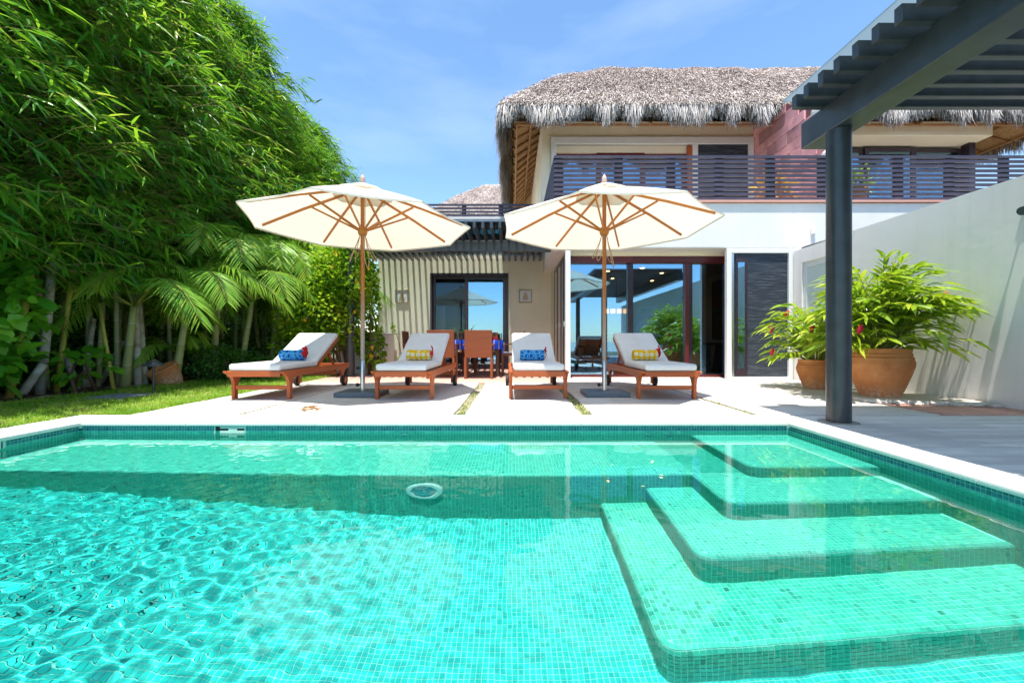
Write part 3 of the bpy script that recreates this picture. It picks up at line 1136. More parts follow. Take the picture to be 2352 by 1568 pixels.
# living room behind the glass
room('living_room', 1.12, 5.22, WY + .2, 13.2, .0, 2.46)
M['bulb'] = NT('warm_bulb')
M['bulb'].p.inputs['Emission Color'].default_value = (1, .55, .18, 1)
M['bulb'].p.inputs['Emission Strength'].default_value = 14
M['bulb'] = M['bulb'].m
for (x, y) in ((2.3, 10.0), (3.0, 9.6), (3.7, 10.3), (2.7, 11.2), (3.9, 11.6)):
    o = vp('downlight', MB().lathe([(.0, 0), (.035, .002), (.045, .008)], 14, (x, y, 2.388)), M['bulb'])
t = NT('warm_pendant_glass')
t.p.inputs['Emission Color'].default_value = (1, .42, .12, 1)
t.p.inputs['Emission Strength'].default_value = 1.6
M['pendant'] = t.set((.7, .4, .2), .4)
pl = thing('pendant_lamp', 'cluster pendant with warm square glass shades in the living room', 'lamp', (2.75, 11.0, 1.45))
MB().tube([(0, 0, .16), (0, 0, .94)], .008, 6).build('rod', M['darkmetal'], pl)
MB().box((-.34, -.05, .12), (.34, .05, .16)).build('bar', M['darkmetal'], pl)
for k in range(4):
    s = MB().box((-.31 + k * .17, -.055, .0), (-.20 + k * .17, .055, .119))  .build('shade', M['pendant'], pl, bevel=.01)
M['sofafab'] = plain('grey_sofa_fabric', (.34, .34, .32), .9, .1, 20, .2, 200)
sofa = thing('sofa', 'pale grey sofa with loose cushions inside the living room', 'sofa', (4.45, 11.2, .004), PI / 2)
MB().box((-1.0, -.42, .06), (1.0, .42, .30)).build('base', M['sofafab'], sofa, bevel=.03)
for k in range(2):
    MB().box((-.84 + k * .85, -.44, .302), (-.01 + k * .85, .2, .45)).build('seat_cushion', M['sofafab'], sofa, bevel=.05, seg=3)
    MB().box((-.84 + k * .85, .18, .455), (-.01 + k * .85, .36, .82)).build('back_cushion', M['sofafab'], sofa, bevel=.06, seg=3)
for s in (-1, 1):
    MB().box((s * .86, -.42, .302), (s * 1.02, .42, .6)).build('arm', M['sofafab'], sofa, bevel=.03)
ac = thing('lounge_chair', 'slatted dark wooden lounge chair behind the glass front', 'chair', (1.86, 9.35, .004), .15)
MB().box((-.32, -.3, .32), (.32, .34, .40)).build('seat', M['darkwood'], ac, bevel=.01)
for k in range(9):
    MB().box((-.30, -.36 - k * .012, .42 + k * .05), (.30, -.335 - k * .012, .462 + k * .05)).build('slat', M['darkwood'], ac)
for s in (-1, 1):
    MB().bar((s * .33, -.34, .32), (s * .33, -.46, .90), .04, .05, (0, 1, 0)).build('back_post', M['darkwood'], ac)
    MB().box((s * .36 - .03, -.36, .58), (s * .36 + .03, .38, .615)).build('armrest', M['darkwood'], ac)
    MB().box((s * .33 - .025, .28, 0), (s * .33 + .025, .34, .58)).build('leg', M['darkwood'], ac)
    MB().box((s * .33 - .025, -.36, 0), (s * .33 + .025, -.30, .58)).build('leg', M['darkwood'], ac)
tb = thing('side_table', 'rough wooden side table inside the right glass panel', 'table', (4.2, 9.1, .004))
MB().box((-.5, -.25, .62), (.5, .25, .68)).build('table_top', M['darkwood'], tb, bevel=.01)
for s in (-1, 1):
    MB().bar((s * .30, 0, .0), (s * .38, 0, .62), .10, .36, (0, 1, 0)).build('leg', M['darkwood'], tb)
M['brass'] = plain('amber_glaze', (.45, .22, .03), .3, .3, 12)
jr = thing('amber_jar', 'round amber jar on the wooden side table', 'jar', (4.0, 9.1, .684))
MB().lathe([(.05, 0), (.11, .05), (.13, .13), (.09, .22), (.05, .26), (.055, .30), (.045, .30)], 20).build('body', M['brass'], jr, smooth=True)
MB().lathe([(.0, .30), (.048, .302), (.03, .33), (.0, .34)], 16).build('lid', M['brass'], jr, smooth=True)
stp = thing('staircase', 'white open staircase inside the living room', 'stairs', (3.05, 12.2, .004))
for k in range(8):
    MB().box((-.4 + k * .2, 0, .16 + k * .22), (-.12 + k * .2, .9, .21 + k * .22)).build('tread', M['whitemetal'], stp)
MB().bar((-.4, .0, .0), (1.3, .0, 1.87), .03, .12, (0, 1, 0)).build('stringer', M['whitemetal'], stp)
pt = thing('wall_painting', 'abstract rust and blue painting on the living room wall', 'painting', (5.20, 10.2, 1.5), 0)
t = NT('abstract_canvas')
a_ = t.noise(t.obj(), 3.0, 5, .7)
M['canvas'] = t.set(t.ramp(a_, [(.3, (.02, .06, .09)), (.45, (.05, .12, .13)), (.55, (.22, .09, .04)), (.7, (.10, .05, .02))]), .7)
MB().box((-.03, -.5, -.7), (0, .5, .7)).build('canvas', M['canvas'], pt)
fm = MB().box((-.045, -.54, -.74), (0, -.501, .74)).box((-.045, .501, -.74), (0, .54, .74)).box((-.045, -.5, .701), (0, .5, .74)).box((-.045, -.5, -.74), (0, .5, -.701))
fm.build('picture_frame', M['darkwood'], pt)

# --- upper floor
UZ0, UZ1 = 3.33, 7.2
ux0, ux1 = .77, 6.20
m = MB()
m.box((ux0, BY, UZ0), (1.02, BY + .25, 6.9)).box((1.02, BY, 5.92), (ux1, BY + .25, 6.9))
m.box((ux0, BY + .25, UZ0), (ux0 + .2, 17.0, 6.9))
vp('upper_wall', m, M['cream'])
vp('upper_fascia', MB().box((ux1 + .24, BY - .55, 5.72), (11.72, BY + .2, 6.55)), M['cream'], bevel=.015)
vp('upper_end_wall', MB().box((11.5, BY + .2, UZ0), (11.7, 17, 6.6)), M['cream'])
m = MB().box((1.0, BY - .06, UZ0), (1.13, BY + .02, 5.94)).box((1.13, BY - .055, 5.76), (6.19, BY + .02, 5.94)).box((4.62, BY - .05, UZ0), (4.76, BY + .02, 5.76)).box((6.05, BY - .05, UZ0), (6.19, BY + .02, 5.76))
vp('upper_door_surround', m, M['whitemetal'], bevel=.008)
vp('upper_lintel', MB().box((1.13, BY + .05, 5.58), (4.62, BY + .2, 5.76)), M['cream'])
vp('upper_mesh_screen', MB().box((4.76, BY - .01, UZ0), (6.05, BY, 5.76)), M['mesh'])
def upper_door(x0, x1, y, fm):
    framed_panel('balcony_door', x0, x1, UZ0 + .03, 5.58, y, .11, fm, M['glass'])
upper_door(1.13, 2.30, BY + .12, M['mahogany'])
upper_door(2.20, 3.42, BY + .06, M['mahogany'])
upper_door(3.36, 4.52, BY + .12, M['mahogany'])
vp('door_jamb', MB().box((4.50, BY - .02, UZ0), (4.62, BY + .04, 5.72)), M['teakz'])
room('bedroom', 1.0, 6.1, BY + .26, 15.5, 3.34, 6.3)
for k in range(4):
    x = 6.5 + k * 1.26
    framed_panel('balcony_door', x, x + 1.28, UZ0 + .03, 5.66, BY - .06 + .05 * (k % 2), .10, M['doorframe'], M['glass'])
vp('upper_post', MB().box((11.52, BY - .2, UZ0), (11.68, BY + .0, 5.719)), M['doorframe'])
room('guest_room', 6.5, 11.5, BY + .26, 15.5, 3.34, 6.3)
# stone fin wall, each stone its own piece
M['stone'] = plain('pink_quarry_stone', (.74, .36, .37), .75, .2, 4, .25, 45, perobj=.35)
M['stonecore'] = plain('stone_core', (.20, .09, .09), .9, .1, 5)
FN = 8.18
fin = vp('stone_wall', MB().prism([(FN + .03, UZ0), (BY + .3, UZ0), (BY + .3, 6.25), (9.5, 6.12), (FN + .03, 5.30)], 0, ux1 + .03, ux1 + .21), M['stonecore'])
z = UZ0
row = 0
while z < 6.95:
    h = rnd.choice((.22, .28, .34, .40))
    h = min(h, 7.0 - z)
    y = FN + (0 if row % 2 else -.0)
    while y < BY - .01:
        w = rnd.uniform(.22, .62)
        if BY - (y + w) < .14:
            w = BY - y
        px = rnd.uniform(0, .022)
        if z + h > 5.42 + max(0, y - FN) * .62:
            y += w
            continue
        MB().box((ux1 + .006 - px, y + .005, z + .005), (ux1 + .032, y + w - .005, z + h - .005)).build('stone', M['stone'], fin, bevel=.004, seg=1)
        y += w
    if z + h < 5.4:
        MB().box((ux1 + .006, FN - .0 + .002, z + .003), (ux1 + .235, FN + .03, z + h - .003)).build('stone', M['stone'], fin, bevel=.004, seg=1)
    z += h
    row += 1
def nautilus(name, loc):
    pass
M['ceramic'] = plain('white_ceramic', (.72, .72, .70), .4, .05, 10)
for (u, v, Y) in ((1872, 258, 8.5), (1893, 358, 8.22)):
    z = EYE + (784 - v) / F * Y
    o = MB().lathe([(0, .05), (.05, .048), (.10, .03), (.12, 0), (.11, -.01)], 18).build('wall_lamp', M['ceramic'], villa, smooth=True)
    o.location = (ux1 - .005, Y - 8, z)
    o.rotation_euler = (0, -PI / 2, 0)

# --- balcony railing
rail = MB()
railing = bpy.data.objects.new('balcony_railing', None)
C.objects.link(railing)
railing.parent = villa
railing.location = (0, -8, 0)
RY = 7.93
for k in range(10):
    z = 3.40 + k * .0885
    MB().box((X0M + .03, RY, z), (13.1, RY + .03, z + .052)).build('slat', M['rail'], railing)
    MB().box((X0M + .0, RY + .001, z), (X0M + .03, BY - .1, z + .052)).build('slat', M['rail'], railing)
for u in (1284, 1420, 1540, 1650, 1768, 1887, 2061, 2178, 2303, 2420):
    x = (u - 1176) / F * 8.0
    MB().box((x - .08, RY + .031, 3.36), (x + .08, RY + .09, 4.23)).build('post', M['rail'], railing)
for k in range(4):
    z = 3.94 + k * .0885
    MB().box((WX0 + .05, BY + .05, z), (X0M - .03, BY + .08, z + .05)).build('slat', M['rail'], railing)
for k in range(5):
    x = WX0 + .3 + k * .95
    MB().box((x - .06, BY + .081, 3.90), (x + .06, BY + .13, 4.25)).build('post', M['rail'], railing)

# --- thatched hip roof
def thatch_mats():
    t = NT('grey_thatch')
    v = t.pos((1, 1, 1))
    f = t.attr('tint')
    n1 = t.noise(v, 1.4, 5)
    ad = t.n('Math', operation='ADD')
    t.l(f, ad.inputs[0])
    sb = t.n('Math', operation='MULTIPLY_ADD')
    sb.inputs[1].default_value = .5
    sb.inputs[2].default_value = -.25
    t.l(n1, sb.inputs[0])
    t.l(sb.outputs[0], ad.inputs[1])
    col = t.ramp(ad.outputs[0], [(0, (.10, .07, .06)), (.3, (.32, .25, .22)), (.6, (.52, .44, .40)), (.85, (.68, .61, .58)), (1, (.82, .74, .62))])
    t.set(col, .9, .15)
    M['thatch'] = t.m
    t = NT('silver_thatch_fringe')
    f = t.attr('tint')
    col = t.ramp(f, [(0, (.08, .065, .055)), (.3, (.34, .30, .275)), (.65, (.66, .605, .56)), (1, (.82, .76, .68))])
    t.set(col, .85, .15)
    M['fringe'] = t.m
    t = NT('brown_thatch_underside')
    f = t.attr('tint')
    col = t.ramp(f, [(0, (.10, .055, .025)), (.5, (.26, .16, .08)), (1, (.46, .33, .19))])
    t.set(col, .9, .1)
    M['thatchbrown'] = t.m
thatch_mats()
M['palmmat'] = plain('woven_palm_lining', (.40, .23, .10), .85, .3, 12, .5, 50, stretch=(1, 1, 6))
M['pole'] = wood('roof_pole', (.30, .15, .06), .7, 0, .3)

def hip_roof(tag_parent, ex0, ex1, ey0, ey1, ez, rx0, rx1, ry, rz, nstr, nfr, fringe=.42, lining=True, seed=3, bulge=.25, far=False):
    r3 = np.random.default_rng(seed)
    E = [np.array(p) for p in ((ex0, ey0, ez), (ex1, ey0, ez), (ex1, ey1, ez), (ex0, ey1, ez))]
    Ra, Rb = np.array((rx0, ry, rz)), np.array((rx1, ry, rz))
    slopes = [(E[0], E[1], Ra, Rb), (E[2], E[3], Rb, Ra), (E[3], E[0], Ra, Ra), (E[1], E[2], Rb, Rb)]
    def surf(k, s, h):
        a, b, c, d = slopes[k]
        lo = a + (b - a) * s[:, None]
        hi = c + (d - c) * s[:, None]
        p = lo + (hi - lo) * h[:, None]
        nrm = np.cross(b - a, c - a)
        nrm = nrm / np.linalg.norm(nrm)
        if nrm[2] < 0:
            nrm = -nrm
        # thatch swells between eave and ridge, and rolls over at the eave
        lump = .025 * np.sin(p[:, 0] * 2.3 + p[:, 1]) + .02 * np.sin(p[:, 0] * 5.1 - p[:, 2] * 3)
        p = p + nrm * (bulge * np.sin(np.clip(h, 0, 1) * PI) ** .7 + lump * np.sin(np.clip(h, 0, 1) * PI) ** .5)[:, None]
        return p, nrm, norm((lo - hi))
    # base surface
    Vs, Fs, off = [], [], 0
    for k in range(4):
        ns, nh = (70, 24) if k < 2 else (40, 24)
        S_, H_ = np.meshgrid(np.linspace(0, 1, ns), np.linspace(0, 1, nh))
        p, _, _ = surf(k, S_.ravel(), H_.ravel())
        Vs.append(p)
        ii = np.arange(ns * nh).reshape(nh, ns)
        Fs.append(np.stack([ii[:-1, :-1], ii[:-1, 1:], ii[1:, 1:], ii[1:, :-1]], -1).reshape(-1, 4) + off)
        off += ns * nh
    V_ = np.concatenate(Vs)
    o = np_mesh('roof', V_, [np.concatenate(Fs)], M['thatch'], tag_parent, r3.uniform(.1, .5, len(V_)), smooth=True)
    base = o
    # strands lying on the slopes
    Vs, Fs, T, off = [], [], [], 0
    for k in range(4):
        if far and k == 1:
            continue
        area = (1.0, .25, .55, .55)[k]
        n = int(nstr * area)
        s = r3.random(n)
        h = r3.random(n) ** 1.15
        p, nrm, dn = surf(k, s, h)
        side = norm(np.cross(np.tile(nrm, (n, 1)), dn))
        d = norm(dn + side * r3.normal(0, .55, (n, 1)) + nrm * r3.uniform(-.05, .55, (n, 1)))
        L = r3.uniform(.06, .22, n)[:, None]
        p0 = p + nrm * r3.uniform(.0, .05, (n, 1))
        p1 = p0 + d * L * .55
        p2 = p0 + d * L + np.array([0, 0, -1]) * L * r3.uniform(.05, .35, (n, 1))
        V_, f_ = ribbons(p0, p1, p2, r3.uniform(.005, .016, n), side + np.tile(nrm, (n, 1)) * r3.normal(0, .4, (n, 1)))
        Vs.append(V_)
        Fs.append(f_[0] + off)
        off += len(V_)
        tt = np.clip(r3.normal(.55, .24, n) + .22 * (h > .93) + .15 * (h < .12), 0, 1)
        T.append(np.repeat(tt, 6))
    o = np_mesh('thatch', np.concatenate(Vs), [np.concatenate(Fs)], M['thatch'], base, np.concatenate(T))
    o['kind'] = 'stuff'
    # fringe hanging at the eaves
    Vs, Fs, T, off = [], [], [], 0
    for k in range(4):
        if far and k == 1:
            continue
        a, b, c, d_ = slopes[k]
        n = int(nfr * (1.0, .3, .75, .75)[k])
        s = r3.random(n)
        h = r3.random(n) ** 2.0 * .16
        p, nrm, dn = surf(k, s, h)
        out = np.array([nrm[0], nrm[1], 0])
        out = out / np.linalg.norm(out)
        clumpy = .68 + .34 * np.sin(s * np.linalg.norm(b - a) * 6.3 + 2 * np.sin(s * 31))
        L = (fringe * clumpy * r3.uniform(.45, 1.15, n))[:, None]
        depth = r3.random(n)[:, None]
        p0 = p - out * depth * .22 + nrm * .03 - np.array([0, 0, 1]) * depth * .12
        side = norm(b - a)[None, :] + r3.normal(0, .25, (n, 3))
        p1 = p0 + (dn * .6 + out * .22 + np.array([0, 0, -.25])) * L * .5 + norm(b - a) * r3.normal(0, .02, (n, 1))
        p2 = p1 + (np.array([0, 0, -1.0]) + out * r3.uniform(-.1, .28, (n, 1)) + norm(b - a) * r3.normal(0, .18, (n, 1))) * L * .68
        V_, f_ = ribbons(p0, p1, p2, r3.uniform(.006, .02, n), side)
        Vs.append(V_)
        Fs.append(f_[0] + off)
        off += len(V_)
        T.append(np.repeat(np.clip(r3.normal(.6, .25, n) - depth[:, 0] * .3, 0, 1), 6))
    o = np_mesh('fringe', np.concatenate(Vs), [np.concatenate(Fs)], M['fringe'], base, np.concatenate(T))
    o['kind'] = 'stuff'
    if lining:
        # underside: woven lining with poles, inside the thatch thickness
        m = MB()
        dz = -.22
        sh = .30
        e = [(ex0 + sh, ey0 + sh, ez + dz), (ex1 - sh, ey0 + sh, ez + dz), (ex1 - sh, ey1 - sh, ez + dz), (ex0 + sh, ey1 - sh, ez + dz)]
        ra, rb = (rx0, ry, rz - .5), (rx1, ry, rz - .5)
        m.add(list(e) + [ra, rb], [(0, 1, 5, 4), (2, 3, 4, 5), (3, 0, 4), (1, 2, 5)])
        m.build('lining', M['palmmat'], base)
        for (a, b, c, d, cnt) in ((e[3], e[0], ra, ra, 14), (e[1], e[2], rb, rb, 12), (e[0], e[1], ra, rb, 10)):
            a, b, c, d = map(Vector, (a, b, c, d))
            for k in range(cnt):
                f = (k + .5) / cnt
                lo, hi = a.lerp(b, f), c.lerp(d, f)
                off_ = Vector((0, 0, -.05))
                MB().tube([lo + off_, lo.lerp(hi, .5) + off_], .035, 6).build('rafter', M['pole'], base)
            for k in range(5):
                f = .02 + k * .11
                p, q = a.lerp(c, f), b.lerp(d, f)
                MB().tube([p + Vector((0, 0, -.10)), q + Vector((0, 0, -.10))], .028, 6).build('batten', M['pole'], base)
        # brown underside of the overhanging ends
        n = 5200
        Vs = []
        k = r3.integers(0, 2, n)
        y = r3.uniform(ey0, ey1, n)
        x = np.where(k == 0, ex0 + r3.uniform(.0, .34, n), ex1 - r3.uniform(0, .34, n))
        sg = np.where(k == 0, -1.0, 1.0)
        p0 = np.c_[x, y, ez + r3.uniform(-.12, .18, n)]
        L = r3.uniform(.18, .48, n)[:, None]
        p1 = p0 + np.c_[sg * .25, r3.normal(0, .2, n), -np.full(n, .5)] * L * .5
        p2 = p1 + np.c_[sg * .10, r3.normal(0, .2, n), -np.ones(n)] * L * .6
        V_, f_ = ribbons(p0, p1, p2, r3.uniform(.01, .035, n), np.c_[r3.normal(0, .3, n), np.ones(n), np.zeros(n)])
        o = np_mesh('underside_thatch', V_, f_, M['thatchbrown'], base, np.repeat(r3.random(n), 6))
        o['kind'] = 'stuff'
    return base

rf = hip_roof(villa, -.25, 13.2, 9.55, 17.6, 6.12, 3.35, 9.9, 13.55, 9.45, 120000, 30000, .48)
rf.location = (0, -8, 0)
hut = thing('thatched_hut', 'small far thatched roof peeking over the wing parapet', 'hut', (0, 22, 0))
hr = hip_roof(hut, -4.1, 1.8, 19.5, 25, 6.7, -1.4, -.5, 22, 8.95, 9000, 3500, .4, False, 9, .1, True)
hr.location = (0, -22, 0)
MB().box((-3.3, -1.6, -.04), (1.0, 2.2, 6.8)).build('wall', M['cream'], hut)

# --- wall plaques
def plaque(x, label):
    o = thing('wall_plaque', label, 'plaque', (x, BY - .001, 1.87))
    m = MB()
    for (a, b) in (((-.165, 0, -.165), (-.14, -.05, .165)), ((.14, 0, -.165), (.165, -.05, .165)), ((-.14, -.001, .14), (.14, -.05, .165)), ((-.14, -.001, -.165), (.14, -.05, -.14))):
        m.box(a, b)
    m.build('frame', M['plaqueframe'], o, bevel=.008)
    MB().box((-.142, 0, -.142), (.142, -.028, .142)).build('tile', M['ceramic'], o)
    # relief: a shell-like stack
    r = MB()
    for k in range(4):
        w = .075 - k * .014
        r.box((-w, -.029, -.10 + k * .05), (w, -.04 - .003 * k, -.06 + k * .05))
    r.build('relief', M['plaquerelief'], o, bevel=.012)
    return o
M['plaqueframe'] = plain('aged_gilt_frame', (.50, .40, .25), .6, .15, 20)
M['plaquerelief'] = plain('ochre_relief', (.55, .40, .24), .6, .3, 25)
plaque((923.5 - 1176) / F * BY, 'square ceramic wall plaque beside the thin potted stem')
plaque((1207 - 1176) / F * BY, 'square ceramic wall plaque right of the sliding door')

# ------------------------------------------------------------------ boundary wall with door
bw = thing('boundary_wall', 'tall smooth off white boundary wall behind the terracotta pots', 'wall', (5.3, 4, 0))
WXR = 5.3
m = MB()
zt = 2.42
dy0, dy1, dzz = 6.55, 7.62, 2.14
m.box((0, -7.5, -.05), (.22, dy0 - 4, zt)).box((0, dy1 - 4, -.05), (.22, 3.84, zt)).box((0, dy0 - 4, dzz), (.22, dy1 - 4, zt))
m.build('wall_body', M['wallgrey'], bw, bevel=.012)
d = MB().box((.03, dy0 - 4, 0), (.09, dy0 - 3.92, dzz)).box((.03, dy1 - 4.08, 0), (.09, dy1 - 4, dzz)).box((.031, dy0 - 3.92, dzz - .09), (.089, dy1 - 4.08, dzz)).box((.031, dy0 - 3.92, 0), (.089, dy1 - 4.08, .09)).build('gate_frame', M['whitemetal'], bw, bevel=.005)
MB().box((.05, dy0 - 3.925, .085), (.07, dy1 - 4.075, dzz - .085)).build('frosted_pane', M['frosted'], d)
MB().tube([(.0, dy0 - 3.88, 1.05), (.03, dy0 - 3.88, 1.05)], .02, 10).build('handle', M['steel'], d)
wl = thing('wall_spotlight', 'small grey spotlight high on the boundary wall', 'light', (5.298, 4.28, 2.07))
MB().lathe([(.0, 0), (.045, .0), (.045, .015), (.0, .016)], 16).build('back_plate', M['steel'], wl, smooth=True).rotation_euler = (0, -PI / 2, 0)
MB().tube([(-.015, 0, 0), (-.07, 0, -.01)], .012, 8).build('arm', M['steel'], wl)
MB().tube([(-.05, .02, -.005), (-.09, -.02, -.02), (-.17, -.10, -.05)], [.02, .035, .045], 14).build('head', M['darkmetal'], wl, smooth=True)

# ------------------------------------------------------------------ dark pergola over the grey deck
pg = thing('pergola', 'dark charcoal pergola with glass top over the grey deck', 'pergola', (2.885, 3.69, 0))
def pp(name, mb, mat, parent=None, **k):
    o = mb.build(name, mat, parent or pg, **k)
    if parent is None:
        o.location = (-2.885, -3.69, 0)
    return o
def column(x, y, h):
    o = pp('column', MB().lathe([(.093, 0), (.093, h - .004)], 40, (x, y, .0)), M['darkmetal'], smooth=True)
    MB().lathe([(.155, -.002), (.15, .002), (.11, .003)], 28, (x, y, .0)).build('grout_ring', M['gravel'], o)
column(2.893, 3.69, 2.576)
column(2.905, -1.6, 2.576)
column(5.14, -1.6, 2.576)
bmz0, bmz1 = 2.576, 2.825
pp('beam', MB().box((2.815, -3.4, bmz0), (3.05, 4.06, bmz1)), M['darkmetal'], bevel=.008)
pp('beam', MB().box((5.03, -3.4, bmz0), (5.24, 3.98, bmz1)), M['darkmetal'], bevel=.008)
y = 3.82
k = 0
while y > -3.3:
    xl = 2.56 + rnd.uniform(-.012, .012)
    pp('rafter', MB().box((xl, y - .062, bmz1 + .001), (5.27, y, bmz1 + .118)), M['darkmetal'], bevel=.006, seg=1)
    y -= .1685
    k += 1
for (a, b) in ((3.90, 1.55), (1.54, -.8), (-.81, -3.35)):
    pp('glass_sheet', MB().box((2.53, b, bmz1 + .121), (5.27, a, bmz1 + .131)), M['roofglass'])

# ------------------------------------------------------------------ small pergola over the dining deck
p2 = thing('dining_pergola', 'small charcoal pergola on the left wing above the dining table', 'pergola', (-3.3, 8.5, 0))
def p2p(name, mb, mat, **k):
    o = mb.build(name, mat, p2, **k)
    o.location = (3.3, -8.5, 0)
    return o
p2p('post', MB().lathe([(.085, 0), (.085, 2.548)], 28, (-3.32, 8.56, 0)), M['darkmetal'], smooth=True)
p2p('beam', MB().box((-3.6, 8.5, 2.55), (.79, 8.62, 2.765)), M['darkmetal'], bevel=.006)
for k in range(28):
    x = -3.5 + k * .155
    p2p('rafter', MB().box((x, 7.55, 2.767), (x + .05, BY - .013, 2.885)), M['darkmetal'])
p2p('glass_sheet', MB().box((-3.55, 7.6, 2.888), (.78, BY - .014, 2.898)), M['clearglass'])
lw = thing('low_wall', 'low white wall beside the flowering vine and dining deck', 'wall', (-3.3, 9.2, 0))
MB().box((-.6, 0, -.04), (.30, 1.4, .88)).build('wall_body', M['white'], lw, bevel=.01)
MB().box((-.62, -.02, .881), (.32, 1.4, .92)).build('cap', M['white'], lw, bevel=.008)

# ================================================================== LOUNGERS
M['cushion'] = plain('white_canvas_cushion', (.70, .70, .70), .9, .05, 4, .55, 9, .2)
M['piping'] = plain('cushion_piping', (.60, .60, .61), .9, .03, 3)
def make_lounger(label, loc):
    o = thing('sun_lounger', label, 'sun lounger', loc, 0, 'teak sun loungers in a row on the terrace')
    prof = [(0, .352), (0, .335), (.05, .315), (.11, .28), (.145, .225), (.155, .17), (.155, 0), (.225, 0), (.225, .17), (.24, .22), (.28, .258), (.34, .272),
            (1.56, .272), (1.66, .255), (1.72, .21), (1.735, .15), (1.735, .04), (1.80, .04), (1.80, .15), (1.82, .21), (1.89, .262), (2.03, .29), (2.03, .352)]
    for s in (-1, 1):
        MB().prism(prof, 0, s * .34 - .021, s * .34 + .021).build('side_rail', M['teak'], o, bevel=.006)
    MB().box((-.318, .012, .285), (.318, .04, .350)).build('foot_rail', M['teakx'], o, bevel=.005)
    MB().box((-.318, 1.99, .285), (.318, 2.02, .350)).build('head_rail', M['teakx'], o, bevel=.005)
    MB().box((-.318, .172, .115), (.318, .205, .165)).build('stretcher', M['teakx'], o, bevel=.005)
    MB().box((-.318, 1.62, .18), (.318, 1.65, .25)).build('stretcher', M['teakx'], o, bevel=.005)
    for k in range(9):
        MB().box((-.315, .07 + k * .102, .322), (.315, .135 + k * .102, .342)).build('slat', M['teakx'], o)
    # reclining back
    a = R(29)
    ca, sa = math.cos(a), math.sin(a)
    hy, hz = .97, .345
    def B(t, n):           # t along the back, n normal to it
        return (hy + t * ca - n * sa, hz + t * sa + n * ca)
    for s in (-1, 1):
        x = s * .285
        MB().prism([B(0, -.03), B(.86, -.03), B(.86, .02), B(0, .02)], 0, x - .018, x + .018).build('back_frame', M['teak'], o, bevel=.005)
    for k in range(7):
        MB().prism([B(.04 + k * .118, -.008), B(.11 + k * .118, -.008), B(.11 + k * .118, .012), B(.04 + k * .118, .012)], 0, -.267, .267).build('back_slat', M['teakx'], o)
    p0, p1 = B(.55, -.02), (1.72, .30)
    for s in (-1, 1):
        MB().bar((s * .24, p0[0], p0[1]), (s * .24, p1[0], p1[1]), .022, .03, (1, 0, 0)).build('back_strut', M['teak'], o)
    for s in (-1, 1):
        w = MB()
        cx = s * .382
        ring = [(.085, -.02), (.085, .02), (.078, .026), (.06, .024), (.06, -.024), (.078, -.026), (.085, -.02)]
        n = 24
        vs = [(cx + z, 1.767 + r * math.cos(2 * PI * k / n), .085 + r * math.sin(2 * PI * k / n)) for (r, z) in ring for k in range(n)]
        fs = [(i * n + k, i * n + (k + 1) % n, (i + 1) * n + (k + 1) % n, (i + 1) * n + k) for i in range(len(ring) - 1) for k in range(n)]
        wo = w.add(vs, fs).build('wheel', M['rubber'], o, smooth=True)
        MB().tube([(cx - .018, 1.767, .085), (cx + .018, 1.767, .085)], .061, 20).build('hub', M['teakx'], wo)
        MB().tube([(cx - .06 * s, 1.767, .085), (cx + .024 * s, 1.767, .085)], .009, 8).build('axle', M['steel'], wo)
    c = MB().box((-.31, .02, .353), (.31, 1.005, .438)).build('seat_cushion', M['cushion'], o, smooth=True, bevel=.03, seg=4)
    sub = [B(.0, .022), B(.86, .022), B(.86, .102), B(.0, .102)]
    MB().prism(sub, 0, -.31, .31).build('back_cushion', M['cushion'], o, smooth=True, bevel=.03, seg=4)
    return o
LX = [-3.09, -1.33, .325, 1.905]
lounger = make_lounger('teak sun lounger with blue towel roll, next to the lawn', (LX[0], 4.965, .002))
dup(lounger, (LX[1], 4.965, .002), R(-.9), 'teak sun lounger with yellow towel roll, in front of the dining table')
dup(lounger, (LX[2], 4.99, .002), R(.7), 'teak sun lounger with blue towel roll, between the weedy joints')
dup(lounger, (LX[3], 4.955, .002), R(-.5), 'teak sun lounger with yellow towel roll, in front of the glass front')

# rolled towels with a red flower tie
t = NT('yellow_dotted_towel')
vo = t.n('TexVoronoi')
vo.inputs['Scale'].default_value = 13.5
vo.inputs['Randomness'].default_value = .25
t.l(t.obj(), vo.inputs['Vector'])
col = t.ramp(vo.outputs['Distance'], [(.0, (.75, .42, .03)), (.10, (.74, .42, .03)), (.16, (.80, .74, .55)), (.38, (.80, .72, .5)), (.44, (.78, .47, .012)), (1, (.75, .42, .008))])
t.bump(t.noise(t.obj(), 220, 3), .4, .004)
M['yellowtowel'] = t.set(col, .95, .1)
t = NT('blue_patterned_towel')
nz = t.n('TexNoise')
nz.inputs['Scale'].default_value = 9
t.l(t.obj(), nz.inputs['Vector'])
va = t.n('VectorMath', operation='MULTIPLY_ADD')
va.inputs[1].default_value = (.06, .06, .06)
t.l(nz.outputs['Color'], va.inputs[0])
t.l(t.obj(), va.inputs[2])
vo = t.n('TexVoronoi', feature='DISTANCE_TO_EDGE')
vo.inputs['Scale'].default_value = 19
t.l(va.outputs[0], vo.inputs['Vector'])
col = t.ramp(vo.outputs['Distance'], [(.0, (.10, .40, .72)), (.12, (.07, .32, .66)), (.2, (.01, .09, .34)), (1, (.008, .07, .28))])
t.bump(t.noise(t.obj(), 220, 3), .4, .004)
M['bluetowel'] = t.set(col, .95, .1)
M['redcloth'] = plain('red_fabric_flower', (.62, .012, .02), .7, .15, 30)
